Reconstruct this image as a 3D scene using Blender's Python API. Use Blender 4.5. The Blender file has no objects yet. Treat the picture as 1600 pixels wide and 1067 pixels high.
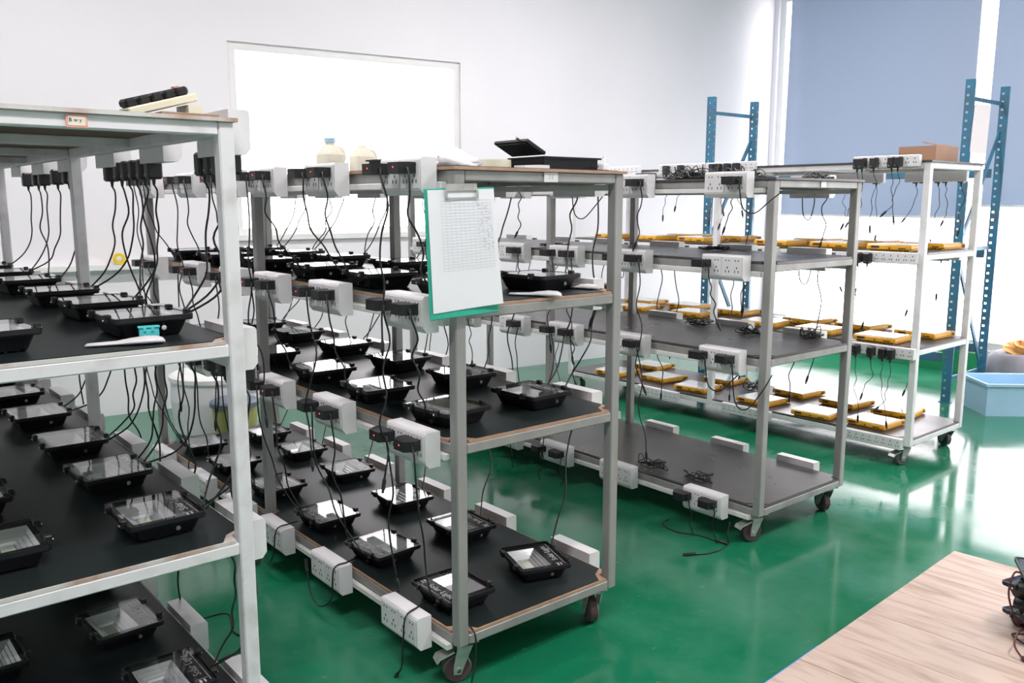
import bpy, bmesh, math, random
from mathutils import Vector, Matrix

# ------------------------------------------------------------------ camera, world, exposure
scene = bpy.context.scene
COL = scene.collection
R = math.radians
cam_data = bpy.data.cameras.new('camera')
cam = bpy.data.objects.new('camera', cam_data)
COL.objects.link(cam)
cam.location = (0.0, 0.0, 1.312)
cam.rotation_euler = (R(90 - 9.166), 0.0, 0.0)
cam_data.sensor_width = 36.0
cam_data.lens = 1355.5 / 1600 * 36.0
cam_data.clip_start = 0.05
scene.camera = cam

world = bpy.data.worlds.new('overcast_sky')
scene.world = world
world.use_nodes = True
bg = world.node_tree.nodes['Background']
bg.inputs[0].default_value = (1.0, 0.955, 0.99, 1)
bg.inputs[1].default_value = 4.6

scene.view_settings.view_transform = 'Standard'
scene.view_settings.look = 'None'
scene.view_settings.exposure = 0.44
scene.view_settings.gamma = 1.0
scene.view_settings.use_curve_mapping = False
FILL_POWER = 48.0

ROOM_YAW = R(32.1)          # the room is turned against the view
BACK_Y, RIGHT_X = 5.76, 6.45
LEFT_X, FRONT_Y, CEIL = -2.6, -2.6, 3.4

rng = random.Random(7)

# ------------------------------------------------------------------ materials
MATS = {}
def mat(name, col, rough=0.5, metal=0.0, spec=0.5, var=0.0, scale=8.0, bump=0.0, coat=0.0, col2=None, rvar=0.0, stretch=None, fac=(0.4, 0.7)):
    if name in MATS: return MATS[name]
    m = bpy.data.materials.new(name); m.use_nodes = True
    nt = m.node_tree; b = nt.nodes['Principled BSDF']
    b.inputs['Base Color'].default_value = (*col, 1)
    b.inputs['Roughness'].default_value = rough
    b.inputs['Metallic'].default_value = metal
    b.inputs['Specular IOR Level'].default_value = spec
    if coat: b.inputs['Coat Weight'].default_value = coat; b.inputs['Coat Roughness'].default_value = 0.05
    if var or bump or col2 or rvar:
        tc = nt.nodes.new('ShaderNodeTexCoord'); n = nt.nodes.new('ShaderNodeTexNoise')
        n.inputs['Scale'].default_value = scale; n.inputs['Detail'].default_value = 5
        if stretch:
            mp = nt.nodes.new('ShaderNodeMapping'); mp.inputs['Scale'].default_value = stretch
            nt.links.new(tc.outputs['Object'], mp.inputs[0]); nt.links.new(mp.outputs[0], n.inputs[0])
        else: nt.links.new(tc.outputs['Object'], n.inputs[0])
        if var or col2:
            r = nt.nodes.new('ShaderNodeValToRGB')
            c2 = col2 or tuple(max(0, c * (1 - var)) for c in col)
            r.color_ramp.elements[0].position = fac[0]; r.color_ramp.elements[0].color = (*col, 1)
            r.color_ramp.elements[1].position = fac[1]; r.color_ramp.elements[1].color = (*c2, 1)
            nt.links.new(n.outputs[0], r.inputs[0]); nt.links.new(r.outputs[0], b.inputs['Base Color'])
        if rvar:
            mr = nt.nodes.new('ShaderNodeMapRange'); mr.inputs[1].default_value = 0.35; mr.inputs[2].default_value = 0.7
            mr.inputs[3].default_value = rough; mr.inputs[4].default_value = rough + rvar
            nt.links.new(n.outputs[0], mr.inputs[0]); nt.links.new(mr.outputs[0], b.inputs['Roughness'])
        if bump:
            bp = nt.nodes.new('ShaderNodeBump'); bp.inputs['Strength'].default_value = bump; bp.inputs['Distance'].default_value = 0.01
            nt.links.new(n.outputs[0], bp.inputs['Height']); nt.links.new(bp.outputs[0], b.inputs['Normal'])
    MATS[name] = m
    return m

def emit_mat(name, col, s):
    m = mat(name, col); b = m.node_tree.nodes['Principled BSDF']
    b.inputs['Emission Color'].default_value = (*col, 1); b.inputs['Emission Strength'].default_value = s
    return m

def glass_mat(name, tint=(1, 1, 1), ior=1.5, rough=0.015, gloss=(1, 1, 1)):
    m = bpy.data.materials.new(name); m.use_nodes = True
    nt = m.node_tree; nt.nodes.clear()
    o = nt.nodes.new('ShaderNodeOutputMaterial'); mx = nt.nodes.new('ShaderNodeMixShader')
    t = nt.nodes.new('ShaderNodeBsdfTransparent'); g = nt.nodes.new('ShaderNodeBsdfGlossy'); f = nt.nodes.new('ShaderNodeFresnel')
    t.inputs[0].default_value = (*tint, 1); g.inputs[0].default_value = (*gloss, 1); g.inputs['Roughness'].default_value = rough
    f.inputs[0].default_value = ior
    ge = nt.nodes.new('ShaderNodeNewGeometry'); sb = nt.nodes.new('ShaderNodeMath'); sb.operation = 'SUBTRACT'; sb.inputs[0].default_value = 1.0
    ml = nt.nodes.new('ShaderNodeMath'); ml.operation = 'MULTIPLY'
    nt.links.new(ge.outputs['Backfacing'], sb.inputs[1]); nt.links.new(sb.outputs[0], ml.inputs[0]); nt.links.new(f.outputs[0], ml.inputs[1])
    nt.links.new(ml.outputs[0], mx.inputs[0]); nt.links.new(t.outputs[0], mx.inputs[1]); nt.links.new(g.outputs[0], mx.inputs[2])
    nt.links.new(mx.outputs[0], o.inputs[0]); MATS[name] = m
    return m

M_wall = mat('white_plaster', (0.80, 0.79, 0.81), 0.55, var=0.03, scale=1.5)
M_ceil = mat('white_ceiling', (0.82, 0.82, 0.82), 0.8, var=0.02)
M_skirt = mat('green_skirting_paint', (0.02, 0.30, 0.12), 0.35, var=0.1)
M_frame = mat('white_window_frame', (0.78, 0.79, 0.77), 0.4, var=0.05)
M_pane = glass_mat('window_glass')
M_steel = mat('grey_steel_tube', (0.36, 0.355, 0.345), 0.42, metal=0.35, var=0.22, scale=9, rvar=0.15, stretch=(1, 1, 0.4))
M_white_steel = mat('white_painted_tube', (0.74, 0.73, 0.75), 0.42, col2=(0.55, 0.54, 0.53), scale=14, stretch=(1, 1, 1), fac=(0.5, 0.78), rvar=0.15)
M_ply = mat('brown_board_edge', (0.43, 0.27, 0.18), 0.6, col2=(0.32, 0.20, 0.13), scale=20)
M_edge_white = mat('worn_white_board_edge', (0.62, 0.60, 0.58), 0.6, col2=(0.42, 0.27, 0.20), scale=7, fac=(0.46, 0.60), stretch=(1, 1, 0.2))
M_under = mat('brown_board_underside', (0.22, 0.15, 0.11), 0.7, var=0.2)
M_mat_dark = mat('black_rubber_mat', (0.010, 0.015, 0.016), 0.36, col2=(0.018, 0.025, 0.025), scale=4, rvar=0.05, spec=0.20, fac=(0.3, 0.8))
M_mat_grey = mat('grey_rubber_mat', (0.080, 0.074, 0.070), 0.27, col2=(0.062, 0.058, 0.055), scale=4, rvar=0.05, spec=0.42, fac=(0.3, 0.8))
M_black = mat('black_metal_housing', (0.010, 0.010, 0.012), 0.36, var=0.3, scale=30, spec=0.4)
M_blackgloss = mat('black_gloss_face', (0.008, 0.008, 0.010), 0.25, spec=0.4, var=0.2)
M_plastic = mat('black_plastic', (0.012, 0.012, 0.014), 0.42, var=0.2, scale=40)
M_cable = mat('black_cable', (0.010, 0.010, 0.011), 0.45, var=0.2, scale=30)
M_redcable = mat('dark_red_cable', (0.10, 0.015, 0.015), 0.4, var=0.2, scale=30)
M_silver = mat('silver_reflector', (0.86, 0.86, 0.88), 0.26, metal=0.7, var=0.08, scale=30)
M_led = mat('pale_led_board', (0.62, 0.66, 0.55), 0.4, var=0.1, scale=60)
M_bolt = mat('bright_bolt', (0.85, 0.85, 0.85), 0.15, metal=1.0, var=0.05)
M_ink = mat('pale_print', (0.55, 0.56, 0.56), 0.5, var=0.1, scale=60)
M_lampglass = glass_mat('lamp_glass', ior=1.5, rough=0.02)
M_yellow = mat('yellow_metal_housing', (0.80, 0.40, 0.015), 0.38, var=0.12, scale=25)
M_ypanel = mat('window_glare_panel', (0.80, 0.82, 0.82), 0.08, var=0.04, scale=12, spec=0.6)  # white base colour stands in for the bright window mirrored in the glass
M_socket = mat('white_socket_plastic', (0.74, 0.73, 0.74), 0.4, var=0.05, scale=20)
M_hole = mat('dark_socket_slot', (0.03, 0.03, 0.03), 0.6, var=0.2)
M_trunk = mat('white_trunking', (0.72, 0.72, 0.70), 0.45, var=0.08, scale=20)
M_redled = emit_mat('red_indicator', (1.0, 0.05, 0.04), 2.5)
M_wheel = mat('dark_red_wheel', (0.10, 0.05, 0.055), 0.4, col2=(0.05, 0.04, 0.045), scale=30)
M_wheelgrey = mat('grey_wheel', (0.09, 0.09, 0.10), 0.5, var=0.2, scale=30)
M_zinc = mat('zinc_caster', (0.62, 0.60, 0.57), 0.3, metal=0.7, var=0.2, scale=40)
M_paper = mat('white_paper', (0.80, 0.81, 0.84), 0.6, var=0.02, scale=5)
M_line = mat('printed_lines', (0.60, 0.62, 0.66), 0.6, var=0.1)
M_pen = mat('pen_marks', (0.38, 0.39, 0.43), 0.6, var=0.1)
M_teal = mat('green_clipboard', (0.03, 0.42, 0.30), 0.35, var=0.1)
M_white_steel2 = mat('bright_white_painted_tube', (0.80, 0.79, 0.80), 0.42, col2=(0.66, 0.65, 0.65), scale=14, fac=(0.5, 0.78), rvar=0.15)
M_bluerack = mat('blue_rack_paint', (0.03, 0.17, 0.28), 0.4, col2=(0.06, 0.11, 0.15), scale=7, rvar=0.1)
M_card = mat('brown_cardboard', (0.36, 0.20, 0.12), 0.7, var=0.2)
M_cream = mat('cream_plastic', (0.80, 0.76, 0.58), 0.45, var=0.05)
M_bluecap = mat('pale_blue_plastic', (0.40, 0.62, 0.80), 0.4, var=0.06)
M_cyan = mat('cyan_plastic', (0.10, 0.68, 0.70), 0.4, var=0.1)
M_maroon = mat('maroon_sticker', (0.22, 0.04, 0.10), 0.4, var=0.1)
M_tagpink = mat('pink_sticker_border', (0.85, 0.38, 0.32), 0.5, var=0.1)
M_tagcream = mat('cream_sticker', (0.82, 0.74, 0.62), 0.5, var=0.05)
M_ytape = mat('yellow_tape', (0.85, 0.60, 0.03), 0.4, var=0.1)
M_sack = mat('grey_sack', (0.33, 0.31, 0.34), 0.7, var=0.2, scale=10)
M_orange = mat('orange_wrap', (0.85, 0.42, 0.12), 0.6, var=0.3, scale=12)
M_darkblue = mat('grey_blue_lid', (0.16, 0.20, 0.26), 0.5, var=0.1)
M_olive = mat('yellow_green_tub', (0.50, 0.47, 0.17), 0.5, var=0.15)
M_bagwhite = mat('white_bag', (0.80, 0.79, 0.82), 0.5, var=0.04)
M_pinkpaper = mat('pale_pink_sheet', (0.86, 0.78, 0.80), 0.6, var=0.03)
M_bluetape = mat('blue_edge_tape', (0.08, 0.22, 0.75), 0.4, var=0.1)
M_lampwhite = emit_mat('fill_lamp_tube', (1, 0.98, 0.95), 3.0)  # glowing tubes of the added fill lamps

def milky(name, col):
    m = bpy.data.materials.new(name); m.use_nodes = True
    nt = m.node_tree; nt.nodes.clear()
    o = nt.nodes.new('ShaderNodeOutputMaterial'); mx = nt.nodes.new('ShaderNodeMixShader'); mx.inputs[0].default_value = 0.55
    d = nt.nodes.new('ShaderNodeBsdfDiffuse'); t = nt.nodes.new('ShaderNodeBsdfTranslucent')
    n = nt.nodes.new('ShaderNodeTexNoise'); n.inputs['Scale'].default_value = 12
    r = nt.nodes.new('ShaderNodeValToRGB'); r.color_ramp.elements[0].color = (*col, 1); r.color_ramp.elements[1].color = (*[c*0.95 for c in col], 1)
    nt.links.new(n.outputs[0], r.inputs[0]); nt.links.new(r.outputs[0], d.inputs[0]); nt.links.new(r.outputs[0], t.inputs[0])
    nt.links.new(d.outputs[0], mx.inputs[1]); nt.links.new(t.outputs[0], mx.inputs[2]); nt.links.new(mx.outputs[0], o.inputs[0])
    return m
M_jug = milky('milky_jug_plastic', (0.90, 0.87, 0.78))

def wood_mat():
    m = bpy.data.materials.new('pale_plank_wood'); m.use_nodes = True
    nt = m.node_tree; b = nt.nodes['Principled BSDF']; b.inputs['Roughness'].default_value = 0.5
    tc = nt.nodes.new('ShaderNodeTexCoord'); oi = nt.nodes.new('ShaderNodeObjectInfo')
    add = nt.nodes.new('ShaderNodeVectorMath'); add.operation = 'ADD'
    nt.links.new(tc.outputs['Object'], add.inputs[0]); nt.links.new(oi.outputs['Location'], add.inputs[1])
    mp = nt.nodes.new('ShaderNodeMapping'); mp.inputs['Scale'].default_value = (16, 2.2, 8)
    nt.links.new(add.outputs[0], mp.inputs[0])
    n = nt.nodes.new('ShaderNodeTexNoise'); n.inputs['Scale'].default_value = 1.6; n.inputs['Detail'].default_value = 7; n.inputs['Distortion'].default_value = 0.8
    nt.links.new(mp.outputs[0], n.inputs[0])
    r = nt.nodes.new('ShaderNodeValToRGB')
    r.color_ramp.elements[0].position = 0.28; r.color_ramp.elements[0].color = (0.42, 0.29, 0.22, 1)
    r.color_ramp.elements[1].position = 0.55; r.color_ramp.elements[1].color = (0.62, 0.48, 0.40, 1)
    nt.links.new(n.outputs[0], r.inputs[0]); nt.links.new(r.outputs[0], b.inputs['Base Color'])
    return m
M_wood = wood_mat()

def floor_mat():
    m = bpy.data.materials.new('green_epoxy_floor'); m.use_nodes = True
    nt = m.node_tree; b = nt.nodes['Principled BSDF']
    tc = nt.nodes.new('ShaderNodeTexCoord')
    n = nt.nodes.new('ShaderNodeTexNoise'); n.inputs['Scale'].default_value = 1.7; n.inputs['Detail'].default_value = 9; n.inputs['Roughness'].default_value = 0.62
    nt.links.new(tc.outputs['Object'], n.inputs[0])
    r = nt.nodes.new('ShaderNodeValToRGB')
    r.color_ramp.elements[0].position = 0.42; r.color_ramp.elements[0].color = (0.008, 0.165, 0.078, 1)
    r.color_ramp.elements[1].position = 0.74; r.color_ramp.elements[1].color = (0.06, 0.24, 0.15, 1)
    nt.links.new(n.outputs[0], r.inputs[0])
    # fine scratches and dust
    mp = nt.nodes.new('ShaderNodeMapping'); mp.inputs['Scale'].default_value = (22, 60, 1); mp.inputs['Rotation'].default_value = (0, 0, R(20))
    n2 = nt.nodes.new('ShaderNodeTexNoise'); n2.inputs['Scale'].default_value = 1.0; n2.inputs['Detail'].default_value = 4
    nt.links.new(tc.outputs['Object'], mp.inputs[0]); nt.links.new(mp.outputs[0], n2.inputs[0])
    r2 = nt.nodes.new('ShaderNodeValToRGB'); r2.color_ramp.elements[0].position = 0.68; r2.color_ramp.elements[1].position = 0.82
    r2.color_ramp.elements[0].color = (0, 0, 0, 1); r2.color_ramp.elements[1].color = (0.5, 0.5, 0.5, 1)
    nt.links.new(n2.outputs[0], r2.inputs[0])
    mx = nt.nodes.new('ShaderNodeMixRGB'); mx.inputs[2].default_value = (0.34, 0.42, 0.36, 1)
    nt.links.new(r2.outputs[0], mx.inputs[0]); nt.links.new(r.outputs[0], mx.inputs[1]); nt.links.new(mx.outputs[0], b.inputs['Base Color'])
    mr = nt.nodes.new('ShaderNodeMapRange'); mr.inputs[1].default_value = 0.35; mr.inputs[2].default_value = 0.75; mr.inputs[3].default_value = 0.07; mr.inputs[4].default_value = 0.24
    nt.links.new(n.outputs[0], mr.inputs[0]); nt.links.new(mr.outputs[0], b.inputs['Roughness'])
    b.inputs['Specular IOR Level'].default_value = 0.6
    return m
M_floor = floor_mat()

def blind_mat():
    m = bpy.data.materials.new('blue_blind_fabric'); m.use_nodes = True
    nt = m.node_tree; nt.nodes.clear()
    o = nt.nodes.new('ShaderNodeOutputMaterial'); mx = nt.nodes.new('ShaderNodeMixShader'); mx.inputs[0].default_value = 0.19
    d = nt.nodes.new('ShaderNodeBsdfDiffuse'); t = nt.nodes.new('ShaderNodeBsdfTranslucent')
    n = nt.nodes.new('ShaderNodeTexNoise'); n.inputs['Scale'].default_value = 400
    r = nt.nodes.new('ShaderNodeValToRGB'); r.color_ramp.elements[0].color = (0.50, 0.57, 0.68, 1); r.color_ramp.elements[1].color = (0.55, 0.62, 0.73, 1)
    nt.links.new(n.outputs[0], r.inputs[0]); nt.links.new(r.outputs[0], d.inputs[0])
    t.inputs[0].default_value = (0.46, 0.56, 0.74, 1)
    nt.links.new(d.outputs[0], mx.inputs[1]); nt.links.new(t.outputs[0], mx.inputs[2]); nt.links.new(mx.outputs[0], o.inputs[0])
    return m
M_blind = blind_mat()

# ------------------------------------------------------------------ mesh helpers
class MB:
    def __init__(s): s.v = []; s.f = []
    def add(s, v, f):
        b = len(s.v); s.v += [tuple(p) for p in v]; s.f += [tuple(i + b for i in q) for q in f]; return s
    def box(s, x0, x1, y0, y1, z0, z1):
        return s.add([(x0,y0,z0),(x1,y0,z0),(x1,y1,z0),(x0,y1,z0),(x0,y0,z1),(x1,y0,z1),(x1,y1,z1),(x0,y1,z1)],
                     [(3,2,1,0),(4,5,6,7),(0,1,5,4),(1,2,6,5),(2,3,7,6),(3,0,4,7)])
    def cbox(s, c, d): return s.box(c[0]-d[0]/2, c[0]+d[0]/2, c[1]-d[1]/2, c[1]+d[1]/2, c[2]-d[2]/2, c[2]+d[2]/2)
    def bev(s, x0, x1, y0, y1, z0, z1, b, seg=1):
        bm = bmesh.new(); bmesh.ops.create_cube(bm, size=1)
        for v in bm.verts: v.co = ((x0+x1)/2+v.co.x*(x1-x0), (y0+y1)/2+v.co.y*(y1-y0), (z0+z1)/2+v.co.z*(z1-z0))
        bmesh.ops.bevel(bm, geom=bm.edges[:], offset=b, segments=seg, profile=0.5, affect='EDGES')
        bm.verts.index_update()
        s.add([v.co[:] for v in bm.verts], [[v.index for v in f.verts] for f in bm.faces]); bm.free(); return s
    def prism(s, poly, z0, z1, axis='z'):
        n = len(poly)
        def P(a, b, c): return {'z': (a, b, c), 'x': (c, a, b), 'y': (b, c, a)}[axis]
        v = [P(a, b, z0) for a, b in poly] + [P(a, b, z1) for a, b in poly]
        f = [tuple(range(n))[::-1], tuple(range(n, 2*n))] + [(i, (i+1) % n, n+(i+1) % n, n+i) for i in range(n)]
        return s.add(v, f)
    def tube(s, pts, r, n=5, cap=True):
        pts = [Vector(p) for p in pts]; rings = []
        up = Vector((0.31, 0.22, 0.9)).normalized(); prev = None
        for i, p in enumerate(pts):
            t = (pts[min(i+1, len(pts)-1)] - pts[max(i-1, 0)])
            t = t.normalized() if t.length > 1e-9 else Vector((0, 0, 1))
            if prev is None:
                a = t.cross(up)
                if a.length < 1e-3: a = t.cross(Vector((1, 0, 0)))
            else: a = prev - t * prev.dot(t)
            a.normalize(); prev = a; b = t.cross(a)
            rr = r[i] if isinstance(r, (list, tuple)) else r
            rings.append([p + (a*math.cos(2*math.pi*k/n) + b*math.sin(2*math.pi*k/n))*rr for k in range(n)])
        v = [q for ring in rings for q in ring]; f = []
        for i in range(len(rings)-1):
            for k in range(n): f.append((i*n+k, i*n+(k+1) % n, (i+1)*n+(k+1) % n, (i+1)*n+k))
        if cap: f += [tuple(range(n))[::-1], tuple(range((len(rings)-1)*n, len(rings)*n))]
        return s.add(v, f)
    def cyl(s, p0, p1, r, n=12, r1=None): return s.tube([p0, p1], [r, r if r1 is None else r1], n)
    def lathe(s, prof, n=20, c=(0, 0, 0)):
        v = []; f = []
        for r, z in prof: v += [(c[0]+r*math.cos(2*math.pi*k/n), c[1]+r*math.sin(2*math.pi*k/n), c[2]+z) for k in range(n)]
        for i in range(len(prof)-1):
            for k in range(n): f.append((i*n+k, i*n+(k+1) % n, (i+1)*n+(k+1) % n, (i+1)*n+k))
        f += [tuple(range(n))[::-1], tuple(range((len(prof)-1)*n, len(prof)*n))]
        return s.add(v, f)
    def loft(s, loops, cap0=True, cap1=True):
        n = len(loops[0]); v = [p for l in loops for p in l]; f = []
        for i in range(len(loops)-1):
            for k in range(n): f.append((i*n+k, i*n+(k+1) % n, (i+1)*n+(k+1) % n, (i+1)*n+k))
        if cap0: f.append(tuple(range(n))[::-1])
        if cap1: f.append(tuple(range((len(loops)-1)*n, len(loops)*n)))
        return s.add(v, f)
    def mesh(s, name, m=None, smooth=False):
        me = bpy.data.meshes.new(name); me.from_pydata(s.v, [], s.f); me.update()
        if m: me.materials.append(m)
        if smooth: me.polygons.foreach_set('use_smooth', [True]*len(me.polygons))
        return me

def rrect(w, l, r, z, n=3, cx=0, cy=0):
    out = []
    for sx, sy, a0 in ((1, 1, 0), (-1, 1, 90), (-1, -1, 180), (1, -1, 270)):
        for k in range(n+1):
            a = R(a0 + 90*k/n)
            out.append((cx + sx*(w/2-r) + r*math.cos(a), cy + sy*(l/2-r) + r*math.sin(a), z))
    return out

def link(name, me, parent=None, loc=(0, 0, 0), rot=(0, 0, 0)):
    o = bpy.data.objects.new(name, me); COL.objects.link(o); o.location = loc; o.rotation_euler = rot
    if parent: o.parent = parent
    return o
def obj(name, mb, m, parent=None, loc=(0, 0, 0), rot=(0, 0, 0), smooth=False):
    return link(name, mb.mesh(name, m, smooth), parent, loc, rot)
def empty(name, loc=(0, 0, 0), rz=0.0):
    o = bpy.data.objects.new(name, None); COL.objects.link(o); o.location = loc; o.rotation_euler = (0, 0, rz); o.empty_display_size = 0.05
    return o
def tag(o, label, cat, group=None, kind=None):
    if label: o['label'] = label
    if cat: o['category'] = cat
    if group: o['group'] = group
    if kind: o['kind'] = kind
    return o
def struct(o, label=None):
    o['kind'] = 'structure'
    if label: o['label'] = label
    return o

def catmull(pts, per=5):
    pts = [Vector(p) for p in pts]; P = [pts[0]*2-pts[1]] + pts + [pts[-1]*2-pts[-2]]; out = []
    for i in range(1, len(P)-2):
        for k in range(per):
            t = k/per; a, b, c, d = P[i-1], P[i], P[i+1], P[i+2]
            out.append(0.5*((2*b) + (c-a)*t + (2*a-5*b+4*c-d)*t*t + (3*b-a-3*c+d)*t**3))
    out.append(pts[-1]); return out

def project(p):
    x, y, z = p[0], p[1], p[2]-1.312; c, s = math.cos(R(9.166)), math.sin(R(9.166))
    d = y*c - z*s; u = y*s + z*c
    if d < 0.05: return None
    return 800 + 1355.5*x/d, 533.5 - 1355.5*u/d
def in_view(p, m=60):
    q = project(p)
    return q is not None and -m < q[0] < 1600+m and -m < q[1] < 1067+m

class Template:
    """meshes of one kind of thing, copied for every single one"""
    def __init__(s): s.parts = []
    def add(s, name, mb, m, parent=None, loc=(0, 0, 0), rot=(0, 0, 0), smooth=False, label=None):
        s.parts.append((name, mb.mesh(name, m, smooth) if isinstance(mb, MB) else mb, parent, loc, rot, label)); return len(s.parts)-1
    def place(s, root):
        made = []
        for name, me, par, loc, rot, label in s.parts:
            o = link(name, me, root if par is None else made[par], loc, rot); made.append(o)
            if label: o['label'] = label
            if name in ('socket_slots', 'vents', 'print_line'): o['kind'] = 'stuff'
        return made

ROOM = Matrix.Rotation(ROOM_YAW, 4, 'Z')
def rp(x, y, z=0): v = ROOM @ Vector((x, y, z)); return (v.x, v.y, v.z)

# ------------------------------------------------------------------ the room
def in_room(name, mb, m, parent=None, label=None):
    o = obj(name, mb, m, parent, rot=(0, 0, ROOM_YAW) if parent is None else (0, 0, 0))
    if parent is None: struct(o, label)
    return o
T = 0.16
X0, X1, Y0, Y1 = LEFT_X, RIGHT_X, FRONT_Y, BACK_Y
WB = (1.50, 3.17, 1.086, 2.311)       # back window
WR = (0.2, 5.71, 0.20, 3.15)        # right window wall
in_room('floor', MB().box(X0-T, X1+T, Y0-T, Y1+T, -0.1, 0), M_floor, label='glossy green epoxy floor with scuffs and dust')
in_room('ceiling', MB().box(X0-T, X1+T, Y0-T, Y1+T, CEIL, CEIL+0.1), M_ceil)
in_room('wall_back', MB().box(X0-T, WB[0], Y1, Y1+T, 0, CEIL).box(WB[1], X1+T, Y1, Y1+T, 0, CEIL)
        .box(WB[0], WB[1], Y1, Y1+T, 0, WB[2]).box(WB[0], WB[1], Y1, Y1+T, WB[3], CEIL), M_wall, label='plain white plastered wall')
in_room('wall_right', MB().box(X1, X1+T, Y0-T, WR[0], 0, CEIL).box(X1, X1+T, WR[1], Y1, 0, CEIL)
        .box(X1, X1+T, WR[0], WR[1], 0, WR[2]).box(X1, X1+T, WR[0], WR[1], WR[3], CEIL), M_wall)
in_room('wall_left', MB().box(X0-T, X0, Y0-T, Y1, 0, CEIL), M_wall)
in_room('wall_front', MB().box(X0, X1, Y0-T, Y0, 0, CEIL), M_wall)
in_room('baseboard_right', MB().box(X1-0.012, X1, Y0, Y1, 0, 0.17), M_skirt, label='green painted skirting')
in_room('trim_1', MB().box(0.1, 1.22, Y1-0.07, Y1, 0.905, 0.935), M_frame, label='narrow white ledge on the wall')

def window(name, label, frame, panes):
    w = in_room(name, frame, M_frame, label=label)
    for p in panes: in_room('pane', MB().box(*p), M_pane, w)
a, b, c, d = WB; q = 0.05
window('window_1', 'bright window in a white frame in the wall behind the carts',
       MB().box(a, a+q, Y1+0.02, Y1+0.09, c, d).box(b-q, b, Y1+0.02, Y1+0.09, c, d).box(a+q, b-q, Y1+0.02, Y1+0.09, c, c+q).box(a+q, b-q, Y1+0.02, Y1+0.09, d-q, d)
       .box(a-0.01, b+0.01, Y1-0.03, Y1+0.02, c-0.025, c+0.01),
       [(a+q, b-q, Y1+0.05, Y1+0.056, c+q, d-q)])
a, b, c, d = WR
fr = MB().box(X1+0.03, X1+0.09, a, b, c, c+0.06).box(X1+0.03, X1+0.09, a, b, d-0.06, d); pn = []
ys = [a + (b-a)*i/3 for i in range(4)]
for i, y in enumerate(ys):
    y0 = y if i == 0 else (y-0.06 if i == 3 else y-0.03); fr.box(X1+0.03, X1+0.09, y0, y0+0.06, c+0.06, d-0.06)
for i in range(3): pn.append((X1+0.058, X1+0.064, ys[i]+(0.06 if i == 0 else 0.03), ys[i+1]-(0.06 if i == 2 else 0.03), c+0.06, d-0.06))
window('window_2', 'tall bright window behind the blue blinds', fr, pn)
# daylight enters through the two window openings: sampling portals for the sky
def portal(name, x, y, z, w, h, rz):
    l = bpy.data.lights.new(name, 'AREA'); l.shape = 'RECTANGLE'; l.size = w; l.size_y = h
    l.cycles.is_portal = True
    o = bpy.data.objects.new(name, l); COL.objects.link(o); o.location = rp(x, y, z)
    o.rotation_euler = (R(90), 0, ROOM_YAW + rz)
portal('window_1_sky', (WB[0]+WB[1])/2, Y1+0.12, (WB[2]+WB[3])/2, WB[1]-WB[0], WB[3]-WB[2], math.pi*0)
portal('window_2_sky', X1+0.12, (WR[0]+WR[1])/2, (WR[2]+WR[3])/2, WR[1]-WR[0], WR[3]-WR[2], -math.pi/2)

def fill_lamp(x, y, label):  # unseen lamps added overhead as fill for the interior
    t = tag(empty('fill_lamp', rp(x, y, CEIL), ROOM_YAW), label, 'lamp', 'added fill lamps')
    obj('lamp_body', MB().bev(-0.62, 0.62, -0.09, 0.09, -0.05, 0, 0.008), M_frame, t)
    for dy in (-0.04, 0.04): obj('tube', MB().cyl((-0.58, dy, -0.065), (0.58, dy, -0.065), 0.013, 10), M_lampwhite, t)
    l = bpy.data.lights.new('fill_light', 'AREA'); l.shape = 'RECTANGLE'; l.size = 1.2; l.size_y = 0.15; l.energy = FILL_POWER; l.color = (1, 0.93, 0.95)
    o = bpy.data.objects.new('fill_light', l); COL.objects.link(o); o.parent = t; o.location = (0, 0, -0.085)
for i, (x, y) in enumerate([(0.2, 3.6), (3.4, 3.6), (0.2, 0.6), (3.4, 0.6)]):
    fill_lamp(x, y, 'added unseen twin tube fill lamp over the %s of the room' % ('far left', 'far right', 'near left', 'near right')[i])

def blind(y0, y1, z0, label):
    t = tag(empty('roller_blind', rp(X1-0.09, (y0+y1)/2, 0), ROOM_YAW), label, 'blind')
    h = abs(y1-y0)/2; nx, nz = 40, 16; z1 = 3.22; V = []; F = []
    for side in (0, 0.0025):
        for j in range(nz+1):
            for i in range(nx+1):
                u = i/nx; v = j/nz
                dx = 0.018*math.exp(-(1-u)*9)*math.sin((1-u)*38+v*1.2) + 0.004*math.sin(u*11+v)
                V.append((dx+side, -h+2*h*u*(1 if v else 1), z0+(z1-z0)*v))
    n = (nx+1)*(nz+1)
    for j in range(nz):
        for i in range(nx):
            k = j*(nx+1)+i; F.append((k, k+nx+1, k+nx+2, k+1)); F.append((n+k, n+k+1, n+k+nx+2, n+k+nx+1))
    obj('fabric', MB().add(V, F), M_blind, t, smooth=True)
    obj('hem_bar', MB().cyl((0, -h, z0), (0, h, z0), 0.009, 8), M_frame, t)
    obj('roller', MB().cyl((0, -h, z1+0.03), (0, h, z1+0.03), 0.028, 12), M_frame, t)
blind(5.50, 3.76, 1.193, 'pale blue roller blind behind the blue rack, left of the bright gap')
blind(3.64, 1.86, 1.278, 'pale blue roller blind cut by the right edge of the photo')

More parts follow.
